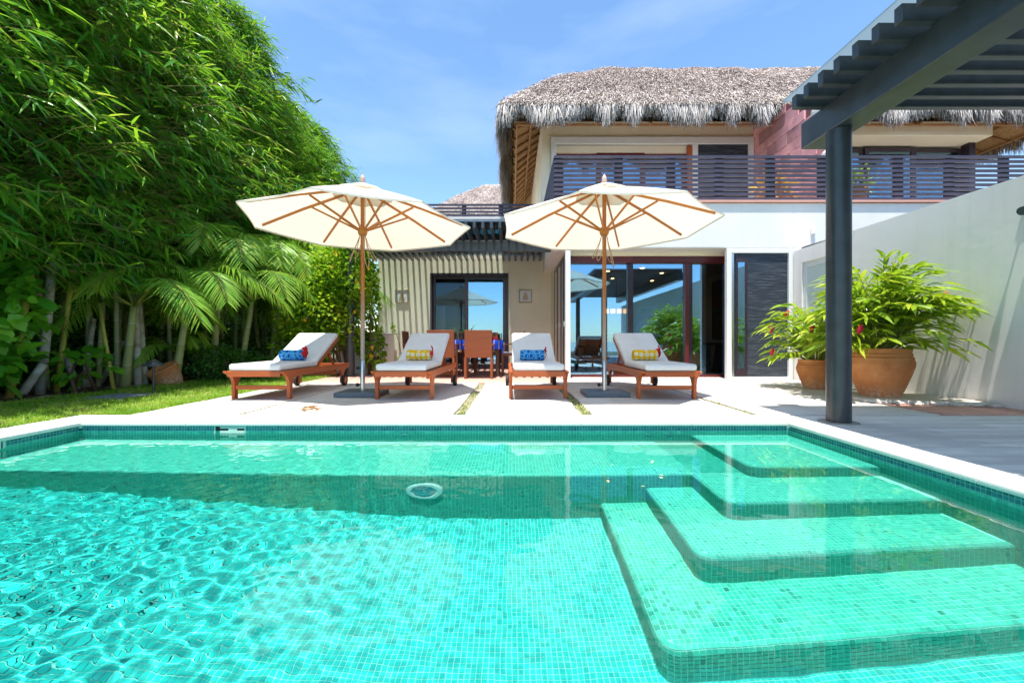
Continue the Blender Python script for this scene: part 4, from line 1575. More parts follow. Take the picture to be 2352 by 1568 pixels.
def towel(lx, dx, mat, label, fl):
    o = thing('towel_roll', label, 'towel', (lx + dx, 5.875, .442 + .076), 0, 'towel rolls on the loungers')
    prof = [(0, -.172), (.055, -.172), (.070, -.166), (.0755, -.155), (.077, -.05), (.0745, .03), (.0765, .12), (.0755, .155), (.068, .168), (.05, .172), (.02, .165), (0, .17)]
    m = MB()
    n = 28
    vs = []
    for (r, x) in prof:
        for k in range(n):
            a = 2 * PI * k / n
            rr = r * (1 + .012 * math.sin(3 * a + x * 20))
            z = max(-.0765, rr * math.sin(a) * .98)
            vs.append((x, rr * math.cos(a), z))
    fs = [(i * n + k, i * n + (k + 1) % n, (i + 1) * n + (k + 1) % n, (i + 1) * n + k) for i in range(len(prof) - 1) for k in range(n)]
    m.add(vs, fs)
    r = m.build('roll', mat, o, smooth='all')
    # flower: cupped petals at the end of the roll
    f = MB()
    for k in range(fl):
        a = 2 * PI * k / fl + .3
        dy, dz = math.cos(a), math.sin(a)
        c = Vector((.178, -.02, .045))
        vs = []
        for (q, w, h) in ((0.0, .008, 0), (.04, .034, .016), (.072, .03, .008), (.092, .01, -.008)):
            for s in (-1, 0, 1):
                vs.append(c + Vector((h + abs(s) * .006, dy * q - dz * w * s, dz * q + dy * w * s)))
        f.add(vs, [(i * 3 + j, i * 3 + j + 1, i * 3 + j + 4, i * 3 + j + 3) for i in range(3) for j in range(2)])
    fo = f.build('flower_tie', M['redcloth'], o, smooth='all')
    sd = fo.modifiers.new('solid', 'SOLIDIFY')
    sd.thickness = .003
    return o
towel(LX[0], .0, M['bluetowel'], 'blue patterned towel roll on the lounger beside the lawn', 6)
towel(LX[1], .02, M['yellowtowel'], 'yellow dotted towel roll on the lounger before the dining table', 4)
towel(LX[2], -.04, M['bluetowel'], 'blue patterned towel roll on the lounger between the weedy joints', 3)
towel(LX[3], -.03, M['yellowtowel'], 'yellow dotted towel roll on the lounger before the glass front', 5)

# ================================================================== PARASOLS
t = NT('cream_canvas')
cv = t.noise(t.obj(), 2.0, 4)
col = t.ramp(cv, [(.3, (.74, .70, .60)), (.7, (.80, .77, .68))])
t.set(col, .9, .15)
t.bump(t.noise(t.obj(), 240, 3), .15, .003)
tr = t.n('BsdfTranslucent')
tr.inputs[0].default_value = (.82, .74, .58, 1)
ms = t.n('MixShader')
ms.inputs[0].default_value = .38
t.l(t.p.outputs[0], ms.inputs[1])
t.l(tr.outputs[0], ms.inputs[2])
t.l(ms.outputs[0], t.out.inputs[0])
M['canvas_c'] = t.m
# pole: sunlit paling towards the foot, painted into the wood colour
t = NT('sunlit_fade_pole')
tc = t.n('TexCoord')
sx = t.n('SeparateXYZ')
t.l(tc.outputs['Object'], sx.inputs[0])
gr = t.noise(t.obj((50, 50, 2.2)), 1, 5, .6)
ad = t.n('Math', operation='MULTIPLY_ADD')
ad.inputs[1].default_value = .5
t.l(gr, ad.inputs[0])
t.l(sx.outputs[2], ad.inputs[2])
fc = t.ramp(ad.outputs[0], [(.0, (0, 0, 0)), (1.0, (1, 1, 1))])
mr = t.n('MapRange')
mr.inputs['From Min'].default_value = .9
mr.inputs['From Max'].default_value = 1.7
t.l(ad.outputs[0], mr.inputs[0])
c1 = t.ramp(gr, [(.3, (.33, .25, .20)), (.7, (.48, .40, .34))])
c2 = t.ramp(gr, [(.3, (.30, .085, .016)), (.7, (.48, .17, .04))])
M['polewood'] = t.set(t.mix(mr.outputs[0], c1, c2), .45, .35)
M['finial'] = wood('bleached_finial', (.55, .38, .30), .5, 2, .15)
M['cord'] = plain('cotton_cord', (.45, .28, .16), .9, .1, 40)

RR, ZR, ZA = 1.42, 2.22, 2.745
def make_umbrella(label, loc, rot):
    o = thing('market_umbrella', label, 'umbrella', loc, rot, 'cream market umbrellas on the terrace')
    def rib(k, q):
        a = k * PI / 4
        z = ZA - (ZA - ZR) * (q ** 1.12)
        return Vector((math.cos(a) * RR * q, math.sin(a) * RR * q, z))
    m = MB()
    NQ, NS = 9, 6
    for k in range(8):
        vs = []
        for i in range(NQ + 1):
            q = .05 + .95 * i / NQ
            A, B_ = rib(k, q), rib(k + 1, q)
            for j in range(NS + 1):
                s = j / NS
                p = A.lerp(B_, s)
                sg = math.sin(PI * s)
                p.z -= .028 * sg * math.sin(PI * min(1, q * .85))
                cen = Vector((0, 0, p.z))
                p = p.lerp(cen, .018 * sg * q ** 3)
                vs.append(p)
        w = NS + 1
        fs = [(i * w + j, i * w + j + 1, (i + 1) * w + j + 1, (i + 1) * w + j) for i in range(NQ) for j in range(NS)]
        # hem
        b = NQ * w
        for j in range(NS + 1):
            vs.append(vs[b + j] + Vector((0, 0, -.022)))
        nb = (NQ + 1) * w
        fs += [(b + j, b + j + 1, nb + j + 1, nb + j) for j in range(NS)]
        m.add(vs, fs)
    can = m.build('canopy', M['canvas_c'], o, smooth=True)
    v = MB()
    vs = []
    for (q, dz) in ((.03, .055), (.14, .036), (.27, .018)):
        for k in range(16):
            a = k * PI / 8
            kk = .975 if k % 2 else 1
            z = ZA - (ZA - ZR) * (q ** 1.12) + dz + (.010 * math.sin(k * 2.4) if q > .2 else 0)
            vs.append((math.cos(a) * RR * q * kk, math.sin(a) * RR * q * kk, z))
    v.add(vs, [(i * 16 + k, i * 16 + (k + 1) % 16, (i + 1) * 16 + (k + 1) % 16, (i + 1) * 16 + k) for i in range(2) for k in range(16)])
    v.build('vent', M['canvas_c'], can, smooth=True)
    for k in range(8):
        A = rib(k, .06) + Vector((0, 0, -.028))
        Bm = rib(k, .55) + Vector((0, 0, -.024))
        Cc = rib(k, .93) + Vector((0, 0, -.020))
        r = MB().bar(A, Bm, .022, .028).bar(Bm, Cc, .022, .028).build('rib', M['umbwood'], o)
        a = k * PI / 4
        H = Vector((math.cos(a) * .045, math.sin(a) * .045, 2.17))
        E_ = rib(k, .47) + Vector((0, 0, -.045))
        MB().bar(H, E_, .018, .024).build('strut', M['umbwood'], r)
    MB().lathe([(.03, 2.10), (.05, 2.11), (.062, 2.14), (.062, 2.19), (.045, 2.21), (.03, 2.21)], 20).build('hub', M['umbwood'], o, smooth=True)
    MB().lathe([(.03, 2.66), (.055, 2.67), (.055, 2.72), (.03, 2.735)], 20).build('crown', M['umbwood'], o, smooth=True)
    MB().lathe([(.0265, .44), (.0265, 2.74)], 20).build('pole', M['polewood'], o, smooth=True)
    MB().lathe([(.0, 2.78), (.02, 2.785), (.034, 2.80), (.037, 2.815), (.031, 2.83), (.034, 2.84), (.028, 2.87), (.012, 2.90), (0, 2.915)], 18).build('finial', M['finial'], o, smooth=True)
    b = MB().box((-.28, -.25, .004), (.28, .25, .064)).build('base_plate', M['granite'], o, bevel=.008)
    b.rotation_euler = (0, 0, -rot)
    MB().lathe([(.031, .066), (.031, .45), (.029, .455)], 20).build('sleeve', M['steel'], o, smooth=True)
    for z in (.14, .36):
        MB().tube([(-.03, 0, z), (-.055, 0, z)], .008, 8).tube([(-.055, 0, z), (-.085, 0, z)], .022, 12).build('clamp_knob', M['rubber'], o).rotation_euler = (0, 0, -rot)
    for k, (a, w, h) in enumerate(((.4, .13, .34), (2.6, .12, .30), (3.6, .15, .36), (5.6, .10, .44))):
        pts = []
        for i in range(15):
            f = i / 14
            rad = .035 + w * math.sin(PI * f) * (1 + .2 * math.sin(5 * f + k))
            aa = a + .9 * (f - .5)
            pts.append((rad * math.cos(aa), rad * math.sin(aa), 2.11 - h * math.sin(PI * f) ** .8))
        MB().tube(pts, .0048, 5).build('cord', M['cord'], o)
    pts = [(.034, .01, 2.11 + .6 * f) for f in (0, .5, 1)]
    MB().tube(pts, .003, 5).build('cord', M['cord'], o)
    return o
make_umbrella('cream market umbrella between the blue towel lounger and the dining table lounger', (-1.968, 5.49, 0), 0)
make_umbrella('cream market umbrella standing before the large glass front', (1.216, 5.49, 0), R(22.5))

# ================================================================== DINING SET
tb = thing('dining_table', 'dark wooden dining table under a blue cloth on the deck', 'table', (-1.0, 8.95, .0))
MB().box((-.78, -.5, .71), (.78, .5, .745)).build('table_top', M['darkwood'], tb, bevel=.006)
for sx_ in (-1, 1):
    for sy in (-1, 1):
        MB().box((sx_ * .70 - .035, sy * .42 - .035, 0), (sx_ * .70 + .035, sy * .42 + .035, .709)).build('leg', M['darkwood'], tb)
t = NT('blue_embroidered_cloth')
wv = t.n('TexWave')
wv.inputs['Scale'].default_value = 3.2
wv.inputs['Distortion'].default_value = .4
t.l(t.obj(), wv.inputs['Vector'])
col = t.ramp(wv.outputs[0], [(.0, (.008, .045, .38)), (.94, (.012, .06, .46)), (.97, (.55, .55, .62)), (1, (.6, .25, .3))])
M['bluecloth'] = t.set(col, .85, .15)
m = MB()
gx, gy = 26, 18
vs = []
for j in range(gy + 1):
    for i in range(gx + 1):
        x = -1.0 + 2.0 * i / gx
        y = -.68 + 1.36 * j / gy
        ox, oy = max(0, abs(x) - .79), max(0, abs(y) - .51)
        drop = math.hypot(ox, oy)
        px = min(abs(x), .79 + .03 + .02 * math.sin(y * 14)) if ox > 0 else abs(x)
        py = min(abs(y), .51 + .03 + .02 * math.sin(x * 13)) if oy > 0 else abs(y)
        vs.append((math.copysign(px, x), math.copysign(py, y), .749 - drop * 1.15))
m.add(vs, [(j * (gx + 1) + i, j * (gx + 1) + i + 1, (j + 1) * (gx + 1) + i + 1, (j + 1) * (gx + 1) + i) for j in range(gy) for i in range(gx)])
cl = m.build('tablecloth', M['bluecloth'], None, smooth='all', loc=(-1.0, 8.95, .0))
tag(cl, 'bright blue cloth with pale stripes draped over the dining table', 'tablecloth')
M['seatpad'] = plain('white_seat_pad', (.66, .65, .62), .9, .04, 10)
def make_chair(label, loc, rot):
    o = thing('dining_chair', label, 'chair', loc, rot, 'brown dining chairs round the table')
    # chair faces +y (towards the table); back at -y
    MB().box((-.25, -.22, .41), (.25, .24, .45)).build('seat', M['chairwood'], o, bevel=.006)
    MB().box((-.22, -.19, .452), (.22, .22, .49)).build('seat_pad', M['seatpad'], o, bevel=.015, seg=3)
    b = MB().prism([(-.225, .40), (-.255, .93), (-.235, .93), (-.205, .40)], 0, -.262, .262).build('backrest', M['chairwood'], o, bevel=.006)
    for s in (-1, 1):
        MB().box((s * .25 - .022, -.24, 0), (s * .25 + .022, -.196, .409)).build('leg', M['chairwood'], o)
        MB().box((s * .25 - .022, .20, 0), (s * .25 + .022, .244, .64)).build('leg', M['chairwood'], o)
        MB().prism([(-.235, .655), (.10, .67), (.26, .655), (.26, .63), (.10, .645), (-.225, .63)], 0, s * .275 - .026, s * .275 + .026).build('armrest', M['chairwood'], o)
    return o
ch = make_chair('brown dining chair with its back to the yellow towel lounger', (-1.37, 8.2, -.002), 0)
dup(ch, (-.645, 8.2, -.002), 0, 'brown dining chair in full view at the near side of the table')
dup(ch, (.02, 9.0, -.002), PI / 2, 'brown dining chair at the table end near the side doors')
dup(ch, (-2.06, 9.0, -.002), -PI / 2, 'brown dining chair at the table end near the thin potted stem')
dup(ch, (-1.37, 9.72, -.002), PI, 'brown dining chair behind the table facing the pool, by the left door panel')
dup(ch, (-.6, 9.72, -.002), PI, 'brown dining chair behind the table facing the pool, by the right door panel')
M['napkin'] = plain('red_napkin', (.5, .01, .02), .8, .15, 20)
for (x, y, lb) in ((-.42, 9.2, 'folded red napkin at the far right of the blue cloth'), (-.45, 8.72, 'folded red napkin at the near right of the blue cloth')):
    tag(MB().box((-.13, -.08, 0), (.13, .08, .022)).box((-.09, -.06, .023), (.1, .06, .05)).build('napkin', M['napkin'], None, bevel=.008, loc=(x, y, .752)), lb, 'napkin')
M['clear'] = glass('drinking_glass', .12, (.9, .95, .95), (.9, .95, 1))
for (x, lb) in ((-1.12, 'clear tumbler on the blue cloth beside the planter box'), (-.2, 'clear tumbler on the blue cloth by the red napkin')):
    tag(MB().lathe([(.03, 0), (.035, .13), (.032, .13), (.027, .008), (0, .008)], 16).build('tumbler', M['clear'], None, smooth=True, loc=(x, 8.62, .751)), lb, 'glass')
M['basket'] = plain('woven_brown_basket', (.12, .055, .025), .85, .5, 60, .6, 80)
pb = thing('table_planter', 'low brown planter box with strap leaves on the dining table', 'planter', (-.98, 9.0, .751))
MB().box((-.26, -.09, 0), (.26, .09, .14)).build('box', M['basket'], pb, bevel=.01)
M['strap'] = leafmat('strap_leaf', [(0, (.08, .2, .02)), (1, (.30, .42, .05))], .4)
n = 26
P = np.c_[rng.uniform(-.22, .22, n), rng.uniform(-.05, .05, n), np.full(n, .12)]
D = np.c_[rng.normal(0, .9, n), rng.normal(0, .5, n), rng.uniform(.2, .8, n)]
V_, fcs, tn = leaf_arrays(P, D, rng.uniform(.2, .42, n), .022, rng.random(n), droop=.35)
np_mesh('leaves', V_, fcs, M['strap'], pb, tn)

# ================================================================== PLANTS
def tube_arrays(curves, radii, n=5):
    m = MB()
    for c, r in zip(curves, radii):
        m.tube(c, r, n, False)
    return m

# ---- bamboo clumps
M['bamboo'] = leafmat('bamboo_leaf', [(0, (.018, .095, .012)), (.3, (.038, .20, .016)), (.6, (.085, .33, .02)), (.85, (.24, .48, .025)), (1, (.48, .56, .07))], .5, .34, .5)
M['twig'] = plain('bamboo_twig', (.28, .22, .07), .7, .3, 10)
t = NT('bamboo_culm')
sx = t.n('SeparateXYZ')
tc = t.n('TexCoord')
t.l(tc.outputs['Object'], sx.inputs[0])
md = t.n('Math', operation='FRACT')
ml = t.n('Math', operation='MULTIPLY')
ml.inputs[1].default_value = 3.1
t.l(sx.outputs[2], ml.inputs[0])
t.l(ml.outputs[0], md.inputs[0])
ringc = t.ramp(md.outputs[0], [(0, (.14, .11, .07)), (.04, (.48, .46, .38)), (.10, (.34, .35, .20)), (1, (.28, .31, .14))])
rr_ = t.ramp(t.rand(), [(0, (.95, 1.0, .7)), (.5, (1.25, 1.2, 1.2)), (1, (.75, .85, .6))])
M['culm'] = t.set(t.mix(1.0, ringc, rr_, 'MULTIPLY'), .55, .4)

def bamboo_leaf_data(seed, nspray, height=8.0, rmax=1.45, zlow=1.7):
    r4 = np.random.default_rng(seed)
    h = zlow + (height - zlow) * r4.random(nspray) ** .92
    f = (h - zlow) / (height - zlow)
    env = rmax * np.clip(np.sin(np.clip(f * .80 + .20, 0, 1) * PI) ** .55, .12, 1) * (1 + .16 * np.sin(h * 2.7 + seed) + .1 * np.sin(h * 6.1))
    th = r4.uniform(0, 2 * PI, nspray)
    env = env * (1 + .22 * np.sin(th * 3 + h * 1.3 + seed))
    rad = env * (.30 + .72 * r4.random(nspray) ** .55) * (1 + .22 * (r4.random(nspray) < .06))
    P = np.c_[rad * np.cos(th), rad * np.sin(th), h]
    out = np.c_[np.cos(th), np.sin(th), np.zeros(nspray)]
    d0 = norm(out * .8 + np.c_[np.full(nspray, .38), np.full(nspray, -.1), r4.uniform(-.35, .35, nspray)] + r4.normal(0, .25, (nspray, 3)))
    L = r4.uniform(.28, .6, nspray)
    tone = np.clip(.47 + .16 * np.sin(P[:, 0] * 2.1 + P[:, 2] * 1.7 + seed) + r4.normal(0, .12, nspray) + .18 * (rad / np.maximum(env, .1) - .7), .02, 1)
    k = 7
    idx = np.repeat(np.arange(nspray), k)
    along = np.tile(np.linspace(.25, 1.0, k), nspray) + r4.normal(0, .05, nspray * k)
    sag = -.35 * (along ** 2) * L[idx] * .6
    base = P[idx] + d0[idx] * (L[idx] * along)[:, None] + np.c_[np.zeros((len(idx), 2)), sag]
    side = norm(np.cross(d0[idx], np.tile([0, 0, 1.0], (len(idx), 1))))
    alt = np.where(np.arange(len(idx)) % 2 == 0, 1.0, -1.0)[:, None]
    D = norm(d0[idx] * .75 + side * alt * r4.uniform(.15, .85, (len(idx), 1)) + np.array([.16, 0, -.40]) + r4.normal(0, .34, (len(idx), 3)))
    ll = r4.uniform(.14, .31, len(idx))
    ww = ll * r4.uniform(.10, .155, len(idx))
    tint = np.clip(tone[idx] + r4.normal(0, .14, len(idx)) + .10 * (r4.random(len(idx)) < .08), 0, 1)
    return base, D, ll, ww, tint, P, d0, L

bam_mesh = []
for v in range(3):
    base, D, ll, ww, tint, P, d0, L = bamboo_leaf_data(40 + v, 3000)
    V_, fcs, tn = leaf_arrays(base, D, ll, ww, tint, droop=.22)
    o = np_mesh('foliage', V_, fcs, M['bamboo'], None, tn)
    n = len(P)
    side = np.tile([0, 0, 1.0], (n, 1))
    q0 = P - d0 * .35
    V2, f2 = ribbons(q0, P + d0 * (L * .5)[:, None] + np.c_[np.zeros((n, 2)), -.05 * L], P + d0 * L[:, None] + np.c_[np.zeros((n, 2)), -.2 * L], .008, side)
    tw = np_mesh('twigs', V2, f2, M['twig'], o)
    bam_mesh.append((o, tw))
culm_curves = []
r5 = random.Random(5)
culm_mesh = []
for k in range(10):
    a = r5.uniform(0, 2 * PI)
    lean = r5.uniform(.05, .35)
    pts, rad = [], []
    r0 = r5.uniform(.032, .058)
    for i in range(12):
        f = i / 11
        pts.append((math.cos(a) * lean * (f * 1.2 + 1.6 * f ** 3), math.sin(a) * lean * (f * 1.2 + 1.6 * f ** 3), -.03 + 6.4 * f))
        rad.append(r0 * (1 - .6 * f))
    m = MB().tube(pts, rad, 9)
    me = bpy.data.meshes.new('culm')
    me.from_pydata(m.v, [], m.f)
    me.polygons.foreach_set('use_smooth', [True] * len(me.polygons))
    me.materials.append(M['culm'])
    culm_mesh.append(me)

def bamboo(i, x, y, rot, s, label, ncul=6, spread=.42):
    o = thing('bamboo_clump', label, 'bamboo', (x, y, 0), rot, 'bamboo clumps along the lawn')
    fo, tw = bam_mesh[i % 3]
    f = bpy.data.objects.new('foliage', fo.data)
    C.objects.link(f)
    f.parent = o
    f.rotation_euler = (0, 0, -rot)
    f.scale = s
    w = bpy.data.objects.new('twigs', tw.data)
    C.objects.link(w)
    w.parent = f
    f['kind'] = 'stuff'
    w['kind'] = 'stuff'
    for k in range(ncul):
        c = bpy.data.objects.new('culm', culm_mesh[r5.randrange(10)])
        C.objects.link(c)
        c.parent = o
        c.location = (r5.uniform(-spread, spread), r5.uniform(-spread, spread) * 1.6, 0)
        c.rotation_euler = (r5.uniform(-.06, .06), r5.uniform(-.06, .06), r5.uniform(0, 6.28))
        c.scale = (1, 1, s[2])
    return o
front = [(1.9, -6.9, 1.0), (3.5, -6.75, 1.05), (5.0, -6.9, .97), (6.5, -6.75, 1.06), (8.0, -6.9, .98), (9.6, -6.7, 1.05), (11.2, -6.75, .93), (12.7, -6.5, .93), (14.0, -6.45, .78)]
words = ['beside the near lawn edge out of the sun', 'behind the broad leaf shrub', 'rising behind the leaning grey culms', 'rising over the drooping palm', 'arching over the path light',
         'rising behind the tall palms', 'behind the lounger with the blue towel', 'rising behind the flowering vine', 'last in the row beside the villa wing']
for i, (y, x, s) in enumerate(front):
    bamboo(i, x, y, r5.uniform(0, 6.28), (1.0, 1.05, s), 'tall leafy green bamboo clump ' + words[i], 6)
backs = [(2.6, -8.6), (4.6, -8.7), (6.7, -8.6), (8.9, -8.5), (11.2, -8.2), (13.5, -7.8)]
bw_ = ['second row, nearest the broad leaf shrub', 'second row, behind the leaning culms', 'second row, behind the drooping palm', 'second row, behind the path light', 'second row, behind the tall palms', 'second row, behind the flowering vine']
for i, (y, x) in enumerate(backs):
    bamboo(i + 1, x, y, r5.uniform(0, 6.28), (1.15, 1.2, 1.06), 'dark bamboo clump in the ' + bw_[i], 5, .7)
for fo, tw in bam_mesh:
    bpy.data.objects.remove(tw)
    bpy.data.objects.remove(fo)

# bare grey culms leaning at the edge of the lawn
t = NT('pale_bare_culm')
a_ = t.noise(t.obj((3, 3, 6)), 1.5, 5)
M['greyculm'] = t.set(t.ramp(a_, [(.3, (.26, .25, .17)), (.55, (.44, .43, .38)), (.75, (.55, .54, .52))]), .6, .3)
M['greenculm'] = plain('yellow_green_culm', (.36, .34, .06), .45, .25, 3)
bare = thing('bamboo_clump', 'bare leaning grey bamboo culms at the lawn edge', 'bamboo', (-6.15, 5.9, 0), 0, 'bamboo clumps along the lawn')
for (u, v, du, h, r, mt) in ((92, 905, 12, 2.0, .055, 'greyculm'), (40, 912, 40, .45, .05, 'greyculm'), (178, 893, -45, .55, .045, 'greyculm'), (192, 890, 8, 1.1, .04, 'greyculm'), (225, 884, 45, .75, .045, 'greyculm'),
                         (262, 896, -50, 1.3, .025, 'greenculm'), (275, 880, 15, 1.9, .035, 'greenculm'), (318, 886, -25, 2.0, .055, 'greyculm'), (333, 884, -35, 2.2, .05, 'greyculm'), (130, 900, 20, 1.8, .035, 'greenculm'), (20, 915, 30, 1.6, .04, 'greenculm')):
    Y = F * EYE / (v - 784)
    x = (u - 1176) / F * Y
    dx = du / F * Y
    pts = [(x + 6.15 + dx * f, Y - 5.9 + .1 * f, -.03 + h * f) for f in (0, .3, .6, 1)]
    MB().tube(pts, [r, r * .97, r * .93, r * .85], 12).build('culm', M[mt], bare, smooth='all')

# ---- areca palms
M['palmleaf'] = leafmat('palm_leaflet', [(0, (.05, .20, .03)), (.4, (.13, .38, .04)), (.75, (.32, .55, .05)), (1, (.62, .62, .10))], .5, .34, .5)
M['rachis'] = plain('palm_rachis', (.22, .26, .05), .5, .2, 10)
M['palmstem'] = M['culm']
def frond(parent, h, az, el, length, seed, yellow=0, nl=38):
    r6 = np.random.default_rng(seed)
    s = np.linspace(0, 1, 16)
    hor = np.array([math.cos(az), math.sin(az), 0])
    pts = np.array([0, 0, h]) + np.outer(s * length * math.cos(el) * (1 - .12 * s), hor) + np.outer(s * length * math.sin(el) - (s ** 2.3) * length * (.50 + .30 * math.sin(el)), [0, 0, 1])
    m = MB().tube([tuple(p) for p in pts], list(.016 * (1 - .85 * s)), 5)
    # leaflets
    q = np.repeat(np.linspace(.14, .99, nl), 2)
    sg = np.tile([1.0, -1.0], nl)
    P = np.stack([np.interp(q, s, pts[:, k]) for k in range(3)], 1)
    T = norm(np.stack([np.gradient(np.interp(np.linspace(0, 1, 200), s, pts[:, k])) for k in range(3)], 1))[np.clip((q * 199).astype(int), 0, 199)]
    S_ = norm(np.cross(T, [0, 0, 1.0]))
    D = norm(T * (.55 + .5 * q[:, None]) + S_ * sg[:, None] * .95 + np.array([0, 0, -.30]) + np.cross(S_, T) * .22 + r6.normal(0, .07, (len(q), 3)))
    Lf = .40 * (np.sin(np.clip(q * .86 + .1, 0, 1) * PI) ** .6) * r6.uniform(.85, 1.1, len(q)) * (length / 1.9) + .05
    up = np.cross(S_, T) * .8 + S_ * sg[:, None] * -.3
    V_, fcs, tn = leaf_arrays(P, D, Lf, .021, np.clip(.42 + yellow + r6.normal(0, .12, len(q)) + .2 * q, 0, 1), up=up, fold=.35, droop=.30)
    o = m.build('frond', M['rachis'], parent, smooth='all')
    np_mesh('leaflets', V_, fcs, M['palmleaf'], o, tn)
    return o
def palm(label, x, y, stems, seed, fl=2.0, nf=11, yellow=0.0, face=None):
    """stems: list of (dx, dy, height, lean_x, lean_y)"""
    o = thing('areca_palm', label, 'palm tree', (x, y, 0), 0, 'areca palms under the bamboo')
    r6 = random.Random(seed)
    for k, (dx, dy, h, lx, ly) in enumerate(stems):
        pts = [(dx + lx * f, dy + ly * f, -.04 + (h + .04) * f) for f in (0, .25, .5, .75, 1)]
        MB().tube(pts, [.075, .058, .052, .05, .042], 10).build('stem', M['palmstem'], o, smooth='all')
        hub = bpy.data.objects.new('crown', None)
        C.objects.link(hub)
        hub.parent = o
        hub.location = (dx + lx, dy + ly, 0)
        for j in range(nf):
            az = 2 * PI * (j + r6.random() * .6) / nf
            if j % 2:
                az = (0 if j % 4 == 1 else PI) + r6.gauss(-.15, .5) * (1 if j % 4 == 1 else -1)
            el = r6.uniform(.5, 1.2)
            frond(hub, h, az, el, fl * r6.uniform(.85, 1.2), seed * 100 + k * 20 + j, yellow + r6.uniform(-.08, .1))
    return o
palm('drooping areca palm with low fronds sweeping over the soil by the grey culms', -6.05, 6.5, [(0, 0, 1.25, .15, 0), (-.35, .5, 1.0, -.1, .1)], 21, 2.0, 13, .05)
palm('areca palm arching over the path light with yellowed frond', -5.75, 8.0, [(0, 0, 2.0, .18, -.05), (-.3, .35, 1.6, .05, .2), (.35, .25, 1.5, .25, .0)], 22, 2.3, 14, .1)
palm('areca palm with paired ringed stems behind the terracotta pot', -5.55, 9.7, [(0, 0, 2.3, .2, -.1), (.22, .1, 2.0, .35, .0)], 23, 2.4, 14, .1)
palm('tall areca palm beside the flowering vine', -5.1, 11.2, [(0, 0, 2.4, .1, -.1), (.4, .3, 1.7, .3, .1)], 24, 2.3, 12, .06)
palm('leafy areca palm leaning out over the inspection cover', -5.75, 7.1, [(0, 0, 1.55, .3, -.05)], 26, 2.0, 14, .1)
palm('sunlit areca palm reaching out towards the flowering vine', -5.2, 9.3, [(0, 0, 1.9, .3, -.1), (-.3, .2, 2.4, .2, 0)], 27, 2.1, 13, .16)
palm('young areca palm low behind the path light', -6.0, 7.4, [(0, 0, .5, .05, 0)], 25, 1.1, 8, .1)

# ---- leafy shrubs
def shrub(name, label, cat, loc, blobs, nleaf, ll, wr, mat, seed, stems=6, up=.5, flowers=None, group=None, stemmat=None):
    o = thing(name, label, cat, loc, 0, group)
    r7 = np.random.default_rng(seed)
    Ps, Ds, Ts = [], [], []
    tot = sum(b[3] * b[4] * b[5] for b in blobs)
    for (cx, cy, cz, rx, ry, rz) in blobs:
        n = int(nleaf * rx * ry * rz / tot)
        d = norm(r7.normal(0, 1, (n, 3)))
        rad = (.35 + .68 * r7.random(n) ** .45)
        rad = rad * (1 + .16 * np.sin(d[:, 0] * 5 + seed) + .14 * np.sin(d[:, 2] * 7 + d[:, 1] * 4))
        P = d * rad[:, None] * np.array([rx, ry, rz]) + np.array([cx, cy, cz])
        Ps.append(P)
        Ds.append(norm(d * .8 + np.array([0, 0, up - .5]) + r7.normal(0, .5, (n, 3))))
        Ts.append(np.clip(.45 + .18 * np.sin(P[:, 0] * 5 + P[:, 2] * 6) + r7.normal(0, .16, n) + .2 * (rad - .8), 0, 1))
    P, D, T = np.concatenate(Ps), np.concatenate(Ds), np.concatenate(Ts)
    keep = P[:, 2] > .02
    P, D, T = P[keep], D[keep], T[keep]
    L = r7.uniform(ll * .6, ll * 1.25, len(P))
    V_, fcs, tn = leaf_arrays(P, D, L, L * wr, T, rounded=True, droop=.15)
    f = np_mesh('foliage', V_, fcs, mat, o, tn)
    f['kind'] = 'stuff'
    r8 = random.Random(seed)
    for k in range(stems):
        b = blobs[k % len(blobs)]
        e = (b[0] + r8.uniform(-.5, .5) * b[3], b[1] + r8.uniform(-.5, .5) * b[4], b[2] + r8.uniform(0, .5) * b[5])
        s0 = (r8.uniform(-.15, .15), r8.uniform(-.15, .15), -.03)
        mid = (s0[0] * .5 + e[0] * .5 + r8.uniform(-.1, .1), s0[1] * .5 + e[1] * .5, e[2] * .5)
        MB().tube([s0, mid, e], [.028, .02, .008], 7).build('stem', stemmat or M['darkwood'], o, smooth='all')
    if flowers:
        n, mt, size = flowers
        for k in range(n):
            b = blobs[r8.randrange(len(blobs))]
            d = Vector((r8.gauss(0, 1), -abs(r8.gauss(0, 1)), r8.gauss(0, .8))).normalized()
            p = Vector((b[0] + d.x * b[3] * 1.0, b[1] + d.y * b[4] * 1.0, b[2] + d.z * b[5]))
            m = MB()
            for q in range(5):
                a = 2 * PI * q / 5
                e1 = d.orthogonal().normalized()
                e2 = d.cross(e1)
                v1 = e1 * math.cos(a) + e2 * math.sin(a)
                v2 = e2 * math.cos(a) - e1 * math.sin(a)
                m.add([p, p + v1 * size * .6 + v2 * size * .3 + d * size * .2, p + v1 * size + d * size * .15, p + v1 * size * .6 - v2 * size * .3 + d * size * .2], [(0, 1, 2, 3)])
            m.build('flower', mt, o)
    return o
M['vineleaf'] = leafmat('vine_leaf', [(0, (.06, .18, .014)), (.35, (.16, .34, .018)), (.7, (.36, .55, .025)), (1, (.58, .66, .06))], .5, .4, .4)
M['yellowflower'] = plain('yellow_petal', (.75, .42, .01), .6, .1, 20)
shrub('flowering_vine', 'bright yellow green vine with yellow flowers on the pergola post', 'vine', (-3.55, 8.75, 0),
      [(.15, -.2, 2.1, .62, .5, .75), (-.35, -.1, 1.45, .75, .55, .75), (-.75, .0, .85, .55, .5, .75), (.05, .1, 1.0, .45, .5, .5), (.0, .2, 2.55, .5, .4, .35)], 9500, .085, .75, M['vineleaf'], 31, 8, .55, (26, M['yellowflower'], .045))
